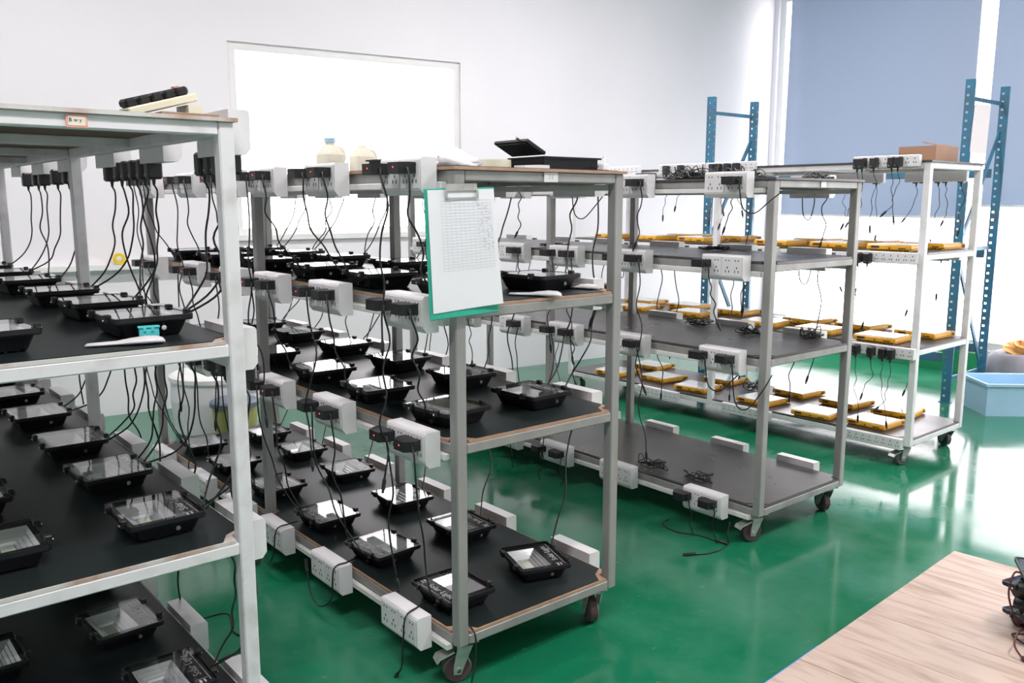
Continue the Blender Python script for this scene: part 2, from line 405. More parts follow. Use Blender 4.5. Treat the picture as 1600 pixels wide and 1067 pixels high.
# ------------------------------------------------------------------ carts
W, L, LEG, TH, BD, MT = 0.604, 2.437, 0.033, 0.028, 0.008, 0.002
CARTS = {
 1: dict(o=(-1.0419, 1.4658), yaw=R(39.92), z=[0.1166, 0.5349, 0.9818, 1.4466], steel=M_white_steel, mat=M_mat_dark, nick='white left cart',
         label='white-painted trolley at the left edge, loaded with black flood lights'),
 2: dict(o=(-0.1417, 2.1669), yaw=R(39.60), z=[0.1263, 0.6600, 1.0160, 1.3620], steel=M_steel, mat=M_mat_dark, nick='clipboard cart',
         label='grey steel trolley with a clipboard on its corner post'),
 3: dict(o=(0.9446, 3.1678), yaw=R(39.42), z=[0.1172, 0.7004, 1.0551, 1.3616], steel=M_steel, mat=M_mat_grey, nick='empty grey cart',
         label='grey steel trolley with empty shelves and hanging chargers'),
 4: dict(o=(1.9750, 4.1701), yaw=R(40.43), z=[0.1062, 0.5646, 1.0300, 1.4689], steel=M_white_steel2, mat=M_mat_grey, nick='yellow-light cart',
         label='white-painted trolley at the back carrying yellow lights'),
}
def cw(k, w, l, z):
    c = CARTS[k]; s, cs = math.sin(c['yaw']), math.cos(c['yaw'])
    return (c['o'][0] + w*cs - l*s, c['o'][1] + w*s + l*cs, z)
def top_of(k, lev): return CARTS[k]['z'][lev] + TH + BD + MT

def outline(m, n, cut):
    """board outline with notches round the six legs; m = inset, n = notch size"""
    a, b = m, W-m; e = L-m; y0, y1 = L/2-LEG/2-0.004-cut, L/2+LEG/2+0.004+cut
    return [(a+n+cut, m), (b-n-cut, m), (b-n, m+n), (b, m+n+cut), (b, y0), (b-n, y0+cut), (b-n, y1-cut), (b, y1), (b, e-n-cut), (b-n, e-n), (b-n-cut, e),
            (a+n+cut, e), (a+n, e-n), (a, e-n-cut), (a, y1), (a+n, y1-cut), (a+n, y0+cut), (a, y0), (a, m+n+cut), (a+n, m+n)]

def caster(parent, w, l, zt, swivel, brake, wheelmat):
    r = min(0.041, zt*0.36)
    p = obj('caster', MB().box(-0.035, 0.035, -0.035, 0.035, zt-0.006, zt-0.0005).cyl((0, 0, zt-0.018), (0, 0, zt-0.006), 0.022, 12)
            .prism([(-0.022, zt-0.016), (0.022, zt-0.016), (0.034, r+0.012), (0.034, r-0.012), (0.014, r-0.014), (-0.016, zt-0.03)], -0.024, -0.021, 'x')
            .prism([(-0.022, zt-0.016), (0.022, zt-0.016), (0.034, r+0.012), (0.034, r-0.012), (0.014, r-0.014), (-0.016, zt-0.03)], 0.021, 0.024, 'x')
            .box(-0.024, 0.024, -0.022, 0.022, zt-0.020, zt-0.016), M_zinc, parent, (w, l, 0), (0, 0, swivel))
    n = 20; wh = MB()
    wh.loft([[(x, 0.02+rr*math.cos(2*math.pi*k/n), r+rr*math.sin(2*math.pi*k/n)) for k in range(n)] for x, rr in ((-0.013, r*0.6), (-0.015, r*0.9), (-0.011, r), (0.011, r), (0.015, r*0.9), (0.013, r*0.6))])
    obj('wheel', wh, wheelmat, p, smooth=False)
    obj('axle', MB().cyl((-0.027, 0.02, r), (0.027, 0.02, r), 0.007, 8), M_bolt, p)
    if brake:
        obj('brake_pedal', MB().prism([(0.03, zt-0.030), (0.075, zt-0.045), (0.082, zt-0.058), (0.078, zt-0.060), (0.070, zt-0.050), (0.03, zt-0.036)], -0.02, 0.02, 'x'), M_zinc, p)
    return p

def make_cart(k):
    c = CARTS[k]; z = c['z']; st = c['steel']
    t = tag(empty('shelf_trolley', (c['o'][0], c['o'][1], 0), c['yaw']), c['label'], 'trolley')
    top = z[3] + TH
    for j in range(3):
        for i in range(2):
            x = i*(W-LEG); y = j*(L-LEG)/2
            obj('leg', MB().bev(x, x+LEG, y, y+LEG, z[0], top, 0.003), st, t)
    for lev in range(4):
        za, zb = z[lev], z[lev]+TH
        e = 0.0015
        for y in (0.001, L-LEG-0.001): obj('rail', MB().bev(LEG+0.0003, W-LEG-0.0003, y, y+LEG, za, zb, 0.003), st, t)
        for x in (0.001, W-LEG-0.001):
            for y0, y1 in ((LEG, (L-LEG)/2), ((L+LEG)/2, L-LEG)): obj('rail', MB().bev(x, x+LEG, y0+0.0003, y1-0.0003, za, zb, 0.003), st, t)
        for y in (L*0.25, L*0.5, L*0.75): obj('cross_member', MB().bev(LEG, W-LEG, y-0.014, y+0.014, za+0.002, zb-0.002, 0.002), st, t)
        if lev < 3: bo = outline(0.002, LEG+0.003, 0.003); mo = outline(0.007, LEG+0.006, 0.022)
        else:
            bo = [(-0.006, -0.008), (W+0.006, -0.008), (W+0.006, L+0.004), (-0.006, L+0.004)]; mo = [(0.01, 0.012), (W-0.01, 0.012), (W-0.01, L-0.01), (0.01, L-0.01)]
        bd = obj('shelf_board', MB().prism(bo, zb, zb+BD), {1: M_edge_white, 2: M_ply}.get(k, M_mat_grey), t)
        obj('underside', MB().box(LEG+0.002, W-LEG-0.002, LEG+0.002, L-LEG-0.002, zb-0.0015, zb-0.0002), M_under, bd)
        obj('rubber_mat', MB().prism(mo, zb+BD, zb+BD+MT), c['mat'], bd)
        if k in (2, 3):
            for x in (-0.012, W-0.008): obj('cable_trunk', MB().bev(x, x+0.02, 0.04, L-0.04, za-0.019, za-0.001, 0.002), M_trunk, t)
    wm = [M_wheel, M_wheel, M_wheel, M_wheelgrey][k-1]
    for (w, l, sw, br) in ((0.05, 0.05, R(70), True), (W-0.05, 0.05, R(-25), True), (0.05, L-0.05, R(200), False), (W-0.05, L-0.05, R(150), False)):
        caster(t, w, l, z[0], sw, br, wm)
    return t
CART_OBJ = {k: make_cart(k) for k in CARTS}

# stickers on the front rails
s = obj('label_sticker', MB().box(0.283, 0.320, -0.0022, -0.0002, 1.4480, 1.4720), M_tagpink, CART_OBJ[1]); s['label'] = 'small pink bordered paper sticker'
obj('paper_field', MB().box(0.2865, 0.3165, -0.0030, -0.0022, 1.4515, 1.4690), M_tagcream, s)
def text_mesh(name, body, size, m, extrude=0.0002):
    cu = bpy.data.curves.new(name, 'FONT'); cu.body = body; cu.size = size; cu.extrude = extrude; cu.align_x = 'CENTER'; cu.align_y = 'CENTER'; cu.resolution_u = 2
    o = bpy.data.objects.new(name, cu); COL.objects.link(o)
    me = bpy.data.meshes.new_from_object(o.evaluated_get(bpy.context.evaluated_depsgraph_get()))
    bpy.data.objects.remove(o); bpy.data.curves.remove(cu); me.materials.clear(); me.materials.append(m); me.name = name
    return me
link('lettering', text_mesh('lettering', 'B w y', 0.010, M_hole), s, (0.299, -0.0034, 1.4615), (R(90), 0, 0))
s = obj('label_sticker', MB().box(0.294, 0.343, -0.0022, -0.0002, 1.3635, 1.3885), M_socket, CART_OBJ[2]); s['label'] = 'small white number sticker'
link('lettering', text_mesh('lettering', '11', 0.018, M_pen), s, (0.318, -0.0028, 1.376), (R(90), 0, 0))
s = obj('label_sticker', MB().box(0.300, 0.335, -0.0022, -0.0002, 1.365, 1.387), M_socket, CART_OBJ[3]); s['label'] = 'small white paper sticker'

ORD = ['nearest the camera', 'second from the front', 'third from the front', 'fourth from the front', 'fifth from the front', 'sixth from the front', 'seventh from the front']
SHELF = ['bottom shelf', 'third shelf', 'second shelf', 'top shelf']

# ------------------------------------------------------------------ black flood lights
def light_template():
    t = Template()
    hb = MB().loft([rrect(0.120, 0.150, 0.012, 0.0), rrect(0.128, 0.158, 0.014, 0.004), rrect(0.146, 0.176, 0.014, 0.028), rrect(0.150, 0.180, 0.014, 0.033),
                    rrect(0.168, 0.198, 0.010, 0.034), rrect(0.170, 0.200, 0.010, 0.037), rrect(0.170, 0.200, 0.010, 0.047), rrect(0.162, 0.192, 0.008, 0.047), rrect(0.162, 0.192, 0.008, 0.040)], True, False)
    for i in range(5): hb.box(-0.045+i*0.022, -0.041+i*0.022, -0.079, 0.079, 0.001, 0.004)
    t.add('housing', hb, M_black)
    x0, x1, y0, y1 = -0.068, 0.026, -0.072, 0.072
    t.add('face_frame', MB().box(-0.081, x0, -0.096, 0.096, 0.039, 0.042).box(x1, 0.081, -0.096, 0.096, 0.039, 0.042).box(x0, x1, -0.096, y0, 0.039, 0.042).box(x0, x1, y1, 0.096, 0.039, 0.042), M_blackgloss)
    rf = MB(); loops = []
    def rl(i, z): return [(x0+i, y0+i, z), (x1-i, y0+i, z), (x1-i, y1-i, z), (x0+i, y1-i, z)]
    for i, z in ((0.0, 0.0405), (0.007, 0.033), (0.0095, 0.033), (0.0155, 0.0265), (0.018, 0.0265), (0.024, 0.020), (0.0265, 0.020), (0.030, 0.014)): loops.append(rl(i, z))
    for i in range(len(loops)-1):
        for k in range(4): rf.add([loops[i][k], loops[i][(k+1) % 4], loops[i+1][(k+1) % 4], loops[i+1][k]], [(0, 1, 2, 3)])
    rf.add(loops[-1], [(0, 1, 2, 3)])
    r = t.add('reflector', rf, M_silver)
    t.add('led_board', MB().box(-0.034, -0.008, -0.036, 0.036, 0.0142, 0.0155), M_led, r)
    f = t.add('text_panel', MB().box(0.030, 0.079, -0.090, 0.090, 0.0421, 0.0426), M_blackgloss)
    t.add('lettering', text_mesh('lettering', 'Solar Light', 0.027, M_ink), None, f, (0.052, 0.012, 0.0429), (0, 0, R(90)))
    t.add('print_line', MB().box(0.0695, 0.0708, -0.080, 0.085, 0.0427, 0.0429).box(0.040, 0.066, -0.066, -0.0648, 0.0427, 0.0429).box(0.044, 0.050, -0.084, -0.070, 0.0427, 0.0429).box(0.055, 0.059, -0.084, -0.070, 0.0427, 0.0429), M_ink, f)
    t.add('glass', MB().box(-0.080, 0.080, -0.095, 0.095, 0.0437, 0.0462), M_lampglass)
    cm = MB().bev(-0.007, 0.007, -0.009, 0.009, -0.012, 0.006, 0.002).mesh('clip', M_plastic); sm = MB().cyl((0, 0, 0), (0.003, 0, 0), 0.003, 8).mesh('screw', M_bolt)
    for sx in (-1, 1):
        for sy in (-0.055, 0.055):
            q = t.add('clip', cm, None, None, (sx*0.0855, sy, 0.047))
            t.add('screw', sm, None, q, (sx*0.007, 0, -0.006), (0, 0, 0 if sx > 0 else math.pi))
    bm = MB().cyl((0, 0, 0), (0, -0.009, 0), 0.0055, 10).mesh('bolt', M_bolt)
    t.add('bolt', bm, None, None, (0.02, -0.0835, 0.020)); t.add('bolt', bm, None, None, (0.02, 0.0835, 0.020), (0, 0, math.pi))
    t.add('cable_gland', MB().cyl((0.066, 0.03, 0.016), (0.085, 0.03, 0.016), 0.006, 10), M_plastic)
    return t
LIGHT = light_template()
ROWL = [0.185, 0.570, 0.955, 1.390, 1.790, 2.170]
LIGHT_POS = {}
def flood(k, lev, row, i, dw=0.0, dl=0.0, rot=0.0):
    w = (0.118, 0.437)[row] + dw + rng.uniform(-.006, .006); l = ROWL[i] + dl + (0.015 if lev < 2 else 0.0); z = top_of(k, lev) + 0.0003
    if k == 1: w += 0.02
    LIGHT_POS[(k, lev, row, i)] = (w, l, z)
    P = cw(k, w, l, z)
    if not in_view(P, 70): return
    t = empty('flood_light', P, CARTS[k]['yaw'] + (math.pi if row == 0 else 0) + R(rot))
    tag(t, "black flood light on %s's %s, %s row, %s" % (CARTS[k]['nick'], SHELF[lev], ('left', 'right')[row], ORD[i]), 'flood light', 'black flood lights')
    LIGHT.place(t)
for k in (1, 2):
    for lev in range(3):
        for row in range(2):
            for i in range(6):
                if k == 2 and lev == 2 and row == 0 and i == 0: flood(k, lev, row, i, dw=-0.0, dl=-0.03, rot=2); continue
                if (k, lev, row, i) == (1, 2, 1, 0): flood(k, lev, row, i, dl=0.042, rot=1.5); continue
                flood(k, lev, row, i, dl=rng.uniform(-.012, .012), rot=rng.uniform(-5, 5) + (-14 if (k, lev, row, i) == (2, 0, 1, 0) else 0))

# ------------------------------------------------------------------ yellow lights
def yellow_template():
    t = Template()
    hb = MB().bev(-0.105, 0.082, -0.11, 0.11, 0.006, 0.030, 0.004)
    for i in range(16): y = -0.1+i*0.0125; hb.box(-0.098, 0.076, y, y+0.005, 0.0, 0.0065)
    for i in range(13): x = -0.095+i*0.0135; hb.box(x, x+0.006, -0.1125, -0.1095, 0.004, 0.014)
    t.add('housing', hb, M_yellow)
    t.add('panel', MB().bev(-0.100, 0.077, -0.105, 0.105, 0.0301, 0.0335, 0.001), M_ypanel)
    t.add('bracket', MB().box(0.086, 0.120, -0.108, -0.096, 0.004, 0.028).box(0.086, 0.120, 0.096, 0.108, 0.004, 0.028).bev(0.112, 0.128, -0.108, 0.108, 0.006, 0.022, 0.002)
          .box(0.080, 0.087, -0.106, -0.098, 0.012, 0.02).box(0.080, 0.087, 0.098, 0.106, 0.012, 0.02), M_yellow)
    t.add('knob', MB().cyl((0.095, -0.109, 0.016), (0.095, -0.118, 0.016), 0.007, 8), M_card)
    t.add('vents', MB().box(-0.1065, -0.1048, 0.045, 0.085, 0.015, 0.025).box(-0.1065, -0.1048, -0.01, -0.002, 0.012, 0.018).box(-0.1065, -0.1048, -0.085, -0.05, 0.012, 0.017), M_hole)
    return t
YELLOW = yellow_template()
YPOS = {0: [(0.16, 0.27), (0.48, 0.30), (0.12, 0.57), (0.47, 0.60), (0.50, 0.93), (0.15, 0.95), (0.15, 1.42), (0.47, 1.45), (0.22, 1.76), (0.49, 2.08), (0.14, 2.10)],
        1: [(0.13, 0.24), (0.44, 0.17), (0.14, 0.59), (0.45, 0.52), (0.43, 0.84), (0.15, 0.95), (0.20, 1.50), (0.46, 1.36), (0.16, 1.92), (0.47, 1.75), (0.45, 2.12)],
        2: [(0.13, 0.20), (0.45, 0.16), (0.14, 0.52), (0.45, 0.48), (0.13, 0.86), (0.46, 0.82), (0.14, 1.42), (0.46, 1.40), (0.13, 1.78), (0.45, 1.76), (0.14, 2.12)]}
for lev, ps in YPOS.items():
    cnt = [0, 0]
    for w, l in ps:
        row = 0 if w < 0.3 else 1; i = cnt[row]; cnt[row] += 1
        t = empty('yellow_light', cw(4, w, l, top_of(4, lev) + 0.0003), CARTS[4]['yaw'] + R(rng.uniform(-7, 7)))
        tag(t, "yellow light with reflection-white panel on back cart's %s, %s row, %s" % (SHELF[lev], ('left', 'right')[row], ORD[i]), 'yellow light', 'yellow lights')
        YELLOW.place(t)

# ------------------------------------------------------------------ socket blocks and power strips
def block_template():
    t = Template(); h = 0.095
    # profile in x (outward negative) and z, extruded along y
    body = MB(); prof = [(0.0, -0.0535), (-0.036, -0.0535), (-0.047, -0.040), (-0.047, 0.036), (-0.043, 0.0415), (0.0, 0.0415)]
    body.add([(x, y, z) for y in (-0.094, 0.094) for x, z in prof], [(5, 4, 3, 2, 1, 0), (6, 7, 8, 9, 10, 11)] + [(i, (i+1) % 6, 6+(i+1) % 6, 6+i) for i in range(6)])
    t.add('body', body, M_socket)
    for y in (-0.046, 0.046):
        p = t.add('face_plate', MB().bev(-0.0495, -0.0471, -0.043, 0.043, -0.036, 0.034, 0.001), M_socket, None, (0, y, 0))
        hl = MB()
        for dy in (-0.022, 0.020):
            for a, b2 in ((-0.007, 0.022), (0.007, 0.022)): hl.cyl((-0.0494, dy+a, b2), (-0.0502, dy+a, b2), 0.0028, 6)
            for a, b2 in ((-0.008, -0.018), (0.008, -0.018)): hl.box(-0.0502, -0.0494, dy+a-0.0015, dy+a+0.0015, b2-0.005, b2+0.004)
            hl.box(-0.0502, -0.0494, dy-0.002, dy+0.002, -0.008, -0.001)
        t.add('socket_slots', hl, M_hole, p)
    return t
BLOCK = block_template()
def strip_template():
    t = Template()
    t.add('body', MB().bev(-0.030, 0.0, -0.165, 0.165, -0.028, 0.028, 0.003), M_socket)
    hl = MB()
    for i in range(9):
        y = -0.145 + i*0.036
        for dy, dz in ((0, 0.010), (-0.006, -0.008), (0.006, -0.008)): hl.box(-0.0308, -0.0299, y+dy-0.002, y+dy+0.002, dz-0.003, dz+0.003)
    t.add('socket_slots', hl, M_hole)
    return t
STRIP = strip_template()
SIDE = ('left', 'right')
BLK = {(2, 0): [0.150, 0.590, 0.995, 1.310, 1.710, 2.200], (2, 1): [0.225, 0.650, 1.040, 1.470, 1.860, 2.230],
       (3, 0): [0.172, 0.648, 1.050, 1.420, 1.820, 2.200], (3, 1): [0.245, 0.615, 1.040, 1.450, 1.830, 2.200],
       (1, 1): [0.140, 0.560, 0.980, 1.450, 1.850, 2.230]}
def rotside(side): return 0.0 if side == 0 else math.pi
def sock_pos(k, side, l, z): return cw(k, -0.0005 if side == 0 else W+0.0005, l, z)
NTH = 'first second third fourth fifth sixth seventh eighth ninth tenth eleventh twelfth thirteenth fourteenth fifteenth sixteenth'.split()
ORDS = ['nearest', 'second', 'third', 'fourth', 'fifth', 'farthest']
blocks = []
def add_block(k, side, lev, i):
    l = BLK[(k, side)][i]; bz = 0.058
    if lev == 0 and k in (2, 3): l += 0.055 if side == 0 else 0
    z = CARTS[k]['z'][lev] + (0.018 if not (k == 1) else 0.012)
    if side == 1 and k == 1 and lev == 3: z += 0.006
    P = sock_pos(k, side, l, z)
    off = 0.0135 if k in (2, 3) else (0.0075 if lev == 3 else 0.001)      # blocks sit proud of the trunking
    P = cw(k, -off if side == 0 else W+off, l, z)
    if not in_view(P, 30): return
    t = empty('socket_block', P, CARTS[k]['yaw'] + rotside(side))
    tag(t, "white socket block on %s's %s side at %s, %s from front" % (CARTS[k]['nick'], SIDE[side], SHELF[lev], ORDS[i] if i else 'first'), 'socket block', 'white socket blocks')
    BLOCK.place(t); blocks.append((k, side, lev, i, l, z, off))
for lev in range(4):
    for i in range(6):
        add_block(2, 0, lev, i); add_block(3, 0, lev, i)
        add_block(2, 1, lev, i)
        if lev < 3 or i < 2: add_block(3, 1, lev, i)
        add_block(1, 1, lev, i)

# ------------------------------------------------------------------ chargers with their cables
def charger_template(lit=M_redled):
    t = Template()
    p = [(0.0, -0.036), (-0.020, -0.0385), (-0.046, -0.026), (-0.046, 0.022), (-0.020, 0.0385), (0.0, 0.036)]
    b = MB().prism(p[::-1], -0.014, 0.014)
    t.add('adapter', b, M_plastic)
    t.add('indicator_light', MB().cyl((-0.0455, -0.004, 0.002), (-0.0468, -0.004, 0.002), 0.0020, 8), lit)
    t.add('strain_relief', MB().tube([(-0.026, -0.034, 0), (-0.032, -0.048, -0.002)], [0.0055, 0.0032], 8), M_plastic)
    return t
CHG = charger_template()
CHG_OFF = charger_template(mat('unlit_indicator', (0.10, 0.02, 0.02), 0.3, var=0.1))
def plug_template():
    t = Template()
    t.add('adapter', MB().bev(-0.040, 0.0, -0.017, 0.017, -0.030, 0.024, 0.005), M_plastic)
    t.add('indicator_light', MB().cyl((-0.040, 0.006, -0.018), (-0.0412, 0.006, -0.018), 0.0022, 8), M_bolt)
    t.add('strain_relief', MB().cyl((-0.02, 0, -0.029), (-0.02, 0, -0.046), 0.0055, 8, 0.0032), M_plastic)
    return t
PLUG = plug_template()

def hang(start, end, out, jit=0.012, connector=False, parent=None, r=0.0026, pts=None, m=None, late=2.2):
    """a cable that drops from start to end, in the thing's own axes"""
    s, e = Vector(start), Vector(end); n = 6; P = [s]
    if pts: P += [Vector(p) for p in pts] + [e]
    else:
        P.append(s + Vector((out*0.004, -0.012 if not connector else -0.006, -0.02)))
        for i in range(1, n):
            u = i/n; v = u**late
            P.append(Vector((s.x + (e.x-s.x)*v + rng.uniform(-jit, jit)*0.7, s.y - 0.012*(1-u) + (e.y-s.y)*v + rng.uniform(-jit, jit), s.z - 0.02 + (e.z-s.z+0.02)*u)))
        P.append(e)
    o = obj('cable', MB().tube(catmull(P, 4), r, 5), m or M_cable, parent, smooth=True)
    if connector:
        d = (P[-1]-P[-2]).normalized()
        obj('barrel_connector', MB().tube([e, e+d*0.008, e+d*0.03, e+d*0.034, e+d*0.042], [0.003, 0.0055, 0.0055, 0.0035, 0.003], 8), M_plastic, o)
    return o

def charger(k, side, l, z, off, label, mode, target=None):
    """mode: 'light' runs to a flood light, 'loose' dangles, 'long' hangs far down"""
    sg = -1 if side == 0 else 1
    P = cw(k, (-off-0.0497) if side == 0 else (W+off+0.0497), l, z)
    if not in_view(P, 25): return
    lit = k == 2 and (int(l*1000) * 7 + int(z*100)) % 10 < 6
    t = empty('charger', P, CARTS[k]['yaw'])
    tag(t, label, 'charger', 'black chargers')
    for nm, me, par, loc, rot, lb in (CHG if lit else CHG_OFF).parts: link(nm, me, t, rot=(0, 0, rotside(side)))
    st = (sg*0.032, sg*0.046*(1 if side else 1), -0.002)
    st = (-0.032, -0.048, -0.002) if side == 0 else (0.032, 0.048, -0.002)
    w0 = -off-0.0497 if side == 0 else W+off+0.0497
    if mode == 'light' and target:
        w, l2, z2 = target
        hang(st, ((w + (-0.085 if side == 0 else 0.085)) - w0, l2 + rng.uniform(-0.05, 0.05) - l, z2 + 0.030 - z), sg, parent=t)
    elif mode == 'loose':
        hang(st, (sg*rng.uniform(0.0, 0.05), st[1] + rng.uniform(-0.05, 0.05), -rng.uniform(0.14, 0.30)), sg, 0.015, True, t)
    elif mode == 'long':
        hang(st, (sg*rng.uniform(0.0, 0.06), st[1] + rng.uniform(-0.06, 0.06), -min(z-0.03, rng.uniform(0.40, 0.60))), sg, 0.02, True, t)
    elif mode == 'loop':
        y = st[1]; d = rng.uniform(0.10, 0.17)
        hang(st, (-sg*0.050, y-0.12, -0.045), sg, parent=t, pts=[(sg*0.035, y-0.006, -0.04), (sg*0.03, y-0.02, -d), (sg*0.015, y-0.06, -d*1.15), (-sg*0.02, y-0.10, -d*0.7)])
for (k, side, lev, i, l, z, off) in list(blocks):
    if k == 1: continue
    base = "black charger on %s's %s side, %s edge, %s block, %s socket"
    if k == 2:
        if lev == 0: continue
        for n in range(2):
            if side == 0: dl = (-0.040, 0.085)[n]; dz = 0.008
            else: dl = (0.045, -0.060)[n]; dz = 0.008
            if lev == 3 and side == 0: dz = 0.014
            if lev == 1 and side == 1 and n == 1: continue
            md = 'light' if n == 0 else ('light' if rng.random() < 0.45 else 'long')
            tg = LIGHT_POS.get((2, lev-1, 0 if side == 0 else 1, i))
            charger(k, side, l+dl, z+dz, off, base % (CARTS[k]['nick'], SIDE[side], SHELF[lev], ORDS[i], 'near' if n == 0 else 'far'), md, tg)
    if k == 3:
        opts = {(0, 0, 0): (1,), (0, 0, 1): (), (0, 0, 2): (1, 0), (1, 0, 0): (1, 0), (1, 0, 1): (0,), (1, 0, 2): (0, 1), (2, 0, 0): (1,), (2, 0, 1): (0,), (2, 0, 2): (0, 1), (3, 0, 0): (0,), (3, 0, 1): (0,)}
        key = (lev, side, i) if False else (lev, side, i)
        sel = {(0, 0, 0): (0, 1), (0, 0, 1): (), (0, 0, 2): (0, 1), (1, 0, 0): (0, 1), (1, 0, 1): (0,), (1, 0, 2): (0, 1), (2, 0, 0): (1,), (2, 0, 1): (0, 1), (2, 0, 2): (0, 1), (3, 0, 0): (0,), (3, 0, 1): (0, 1)}.get((lev, side, i))
        if sel is None: sel = (0,) if side == 0 else ((0, 1) if lev >= 2 else (0,))
        for n in sel:
            dl = (-0.040, 0.085)[n] if side == 0 else (0.045, -0.06)[n]
            charger(k, side, l+dl, z+0.008, off, base % (CARTS[k]['nick'], SIDE[side], SHELF[lev], ORDS[i], 'near' if n == 0 else 'far'), ('loose', 'long', 'long', 'loop')[rng.randrange(4)] if lev else 'loose')

# chargers hanging under the strips of the left cart: clusters, seen from inside the cart
CL = {3: [(0.10, 1), (0.155, 1), (0.20, 1), (0.255, 1), (0.62, 1), (0.69, 1), (0.76, 1), (0.83, 1), (0.90, 1), (1.00, 1), (1.42, 1), (1.50, 1), (1.66, 1), (1.86, 1), (1.96, 1), (2.14, 1)],
      2: [(0.08, 1), (0.13, 1), (0.19, 1), (0.27, 1), (0.42, 1), (0.52, 1), (0.66, 1), (0.72, 1), (0.78, 1), (0.84, 1), (0.90, 1), (1.05, 1), (1.18, 1), (1.42, 1), (1.55, 1)],
      1: [(0.10, 1), (0.22, 1), (0.62, 1), (0.80, 1)]}
for lev, ps in CL.items():
    for n, (l, _) in enumerate(ps):
        z = CARTS[1]['z'][lev] - 0.046; w0 = W + 0.030
        P = cw(1, w0, l, z)
        if not in_view(P, 25): continue
        t = empty('charger', P, CARTS[1]['yaw'])
        tag(t, "black charger hanging under white left cart's %s edge, %s from front" % (SHELF[lev], NTH[n]), 'charger', 'black chargers')
        for nm, me, par, loc, rot, lb in PLUG.parts: link(nm, me, t, (0.02, 0, 0), (0, 0, 0))
        i = min(range(6), key=lambda j: abs(ROWL[j]-l)); tg = LIGHT_POS.get((1, lev-1, 1, i))
        if n % 3 != 2 and tg:
            hang((0, 0, -0.045), (tg[0]+0.088-w0, tg[1]+rng.uniform(-0.06, 0.06)-l, tg[2]+0.03-z), 1, 0.010, parent=t, late=4.5)
        else:
            hang((0, 0, -0.045), (rng.uniform(0, 0.05), rng.uniform(-0.05, 0.05), -rng.uniform(0.36, 0.46)), 1, 0.022, True, t)

# power strips and plugs of the back cart
STR = [(0, 3, 0.205), (0, 3, 1.11), (0, 3, 1.46), (0, 3, 1.95), (0, 2, 0.185), (0, 2, 0.95), (0, 1, 0.165), (0, 1, 0.98), (0, 0, 0.195), (0, 0, 0.945), (0, 0, 1.60), (1, 3, 0.25), (1, 3, 0.70), (1, 2, 0.25), (1, 2, 0.75), (1, 1, 0.25)]
cnt = {}
for side, lev, l in STR:
    z = CARTS[4]['z'][lev] + (0.035 if (side, lev) == (0, 3) else (0.0 if side else 0.010))
    if side == 1 and lev == 3: z -= 0.025
    off = 0.0075 if lev == 3 else 0.001
    i = cnt.get((side, lev), 0); cnt[(side, lev)] = i+1
    P = cw(4, -off if side == 0 else W+off, l, z)
    t = empty('power_strip', P, CARTS[4]['yaw'] + rotside(side))
    tag(t, "white many-socket power strip on yellow-light cart's %s side at %s, %s from front" % (SIDE[side], SHELF[lev], ('first', 'second', 'third', 'fourth')[i]), 'power strip', 'power strips of the back cart')
    STRIP.place(t)
    plugs = {(0, 3, 0): (0.13, 0.105, 0.045, -0.045, -0.075), (0, 3, 1): (0.10, 0.06, 0.0, -0.06), (0, 3, 2): (0.09, -0.02), (0, 2, 0): (0.12, 0.07), (0, 1, 0): (0.12, 0.04, -0.02, -0.06), (0, 1, 1): (0.05, -0.05),
             (1, 3, 0): (0.12, 0.08, 0.0, -0.04, -0.12), (1, 3, 1): (0.1, 0.0, -0.1), (1, 2, 0): (0.1, -0.05), (1, 2, 1): (0.08, 0.0, -0.06), (1, 1, 0): (0.05,)}.get((side, lev, i), ())
    for n, dl in enumerate(plugs):
        c = empty('charger', cw(4, -off-0.0305 if side == 0 else W+off+0.0305, l+dl, z-0.004), CARTS[4]['yaw'])
        tag(c, "black plug on %s power strip, yellow-light cart's %s side, %s, %s socket" % (('first', 'second', 'third', 'fourth')[i], SIDE[side], SHELF[lev], ORDS[n]), 'charger', 'black plugs of the back cart')
        for nm, me, par, loc, rot, lb in PLUG.parts: link(nm, me, c, rot=(0, 0, rotside(side)))
        sg = -1 if side == 0 else 1
        hang((sg*0.02, 0, -0.045), (sg*rng.uniform(0.0, 0.05), rng.uniform(-0.06, 0.06), -rng.uniform(0.2, 0.36)), sg, 0.012, True, c, r=0.0018)

# ------------------------------------------------------------------ clipboard on the post of the clipboard cart
t = empty('clipboard', cw(2, 0.010, -0.004, 1.345), CARTS[2]['yaw'])
tag(t, 'green clipboard with white form sheets hung on the grey corner post', 'clipboard')
t.rotation_euler = (R(-1.5), R(-1.5), CARTS[2]['yaw'])
obj('board', MB().bev(-0.107, 0.107, -0.006, -0.002, -0.318, 0.0, 0.0015), M_teal, t)
V = []; F = []
nx, nz = 10, 14
for side in (0, 1):
    for j in range(nz+1):
        for i in range(nx+1):
            u, v = i/nx, j/nz
            V.append((-0.099 + (0.202 + 0.010*v)*u, -0.0075 - 0.0008*side - 0.012*(u**3)*(v**2) - 0.002*math.sin(v*5)*u, -0.004 - 0.298*v + 0.006*u*v))
N = (nx+1)*(nz+1)
for j in range(nz):
    for i in range(nx):
        k = j*(nx+1)+i; F.append((k, k+nx+1, k+nx+2, k+1)); F.append((N+k, N+k+1, N+k+nx+2, N+k+nx+1))
pp = obj('paper', MB().add(V, F), M_paper, t, smooth=True)
def paper_pt(u, v): return (-0.099 + (0.202 + 0.010*v)*u, -0.0091 - 0.012*(u**3)*(v**2) - 0.002*math.sin(v*5)*u, -0.004 - 0.298*v + 0.006*u*v)
g = MB()
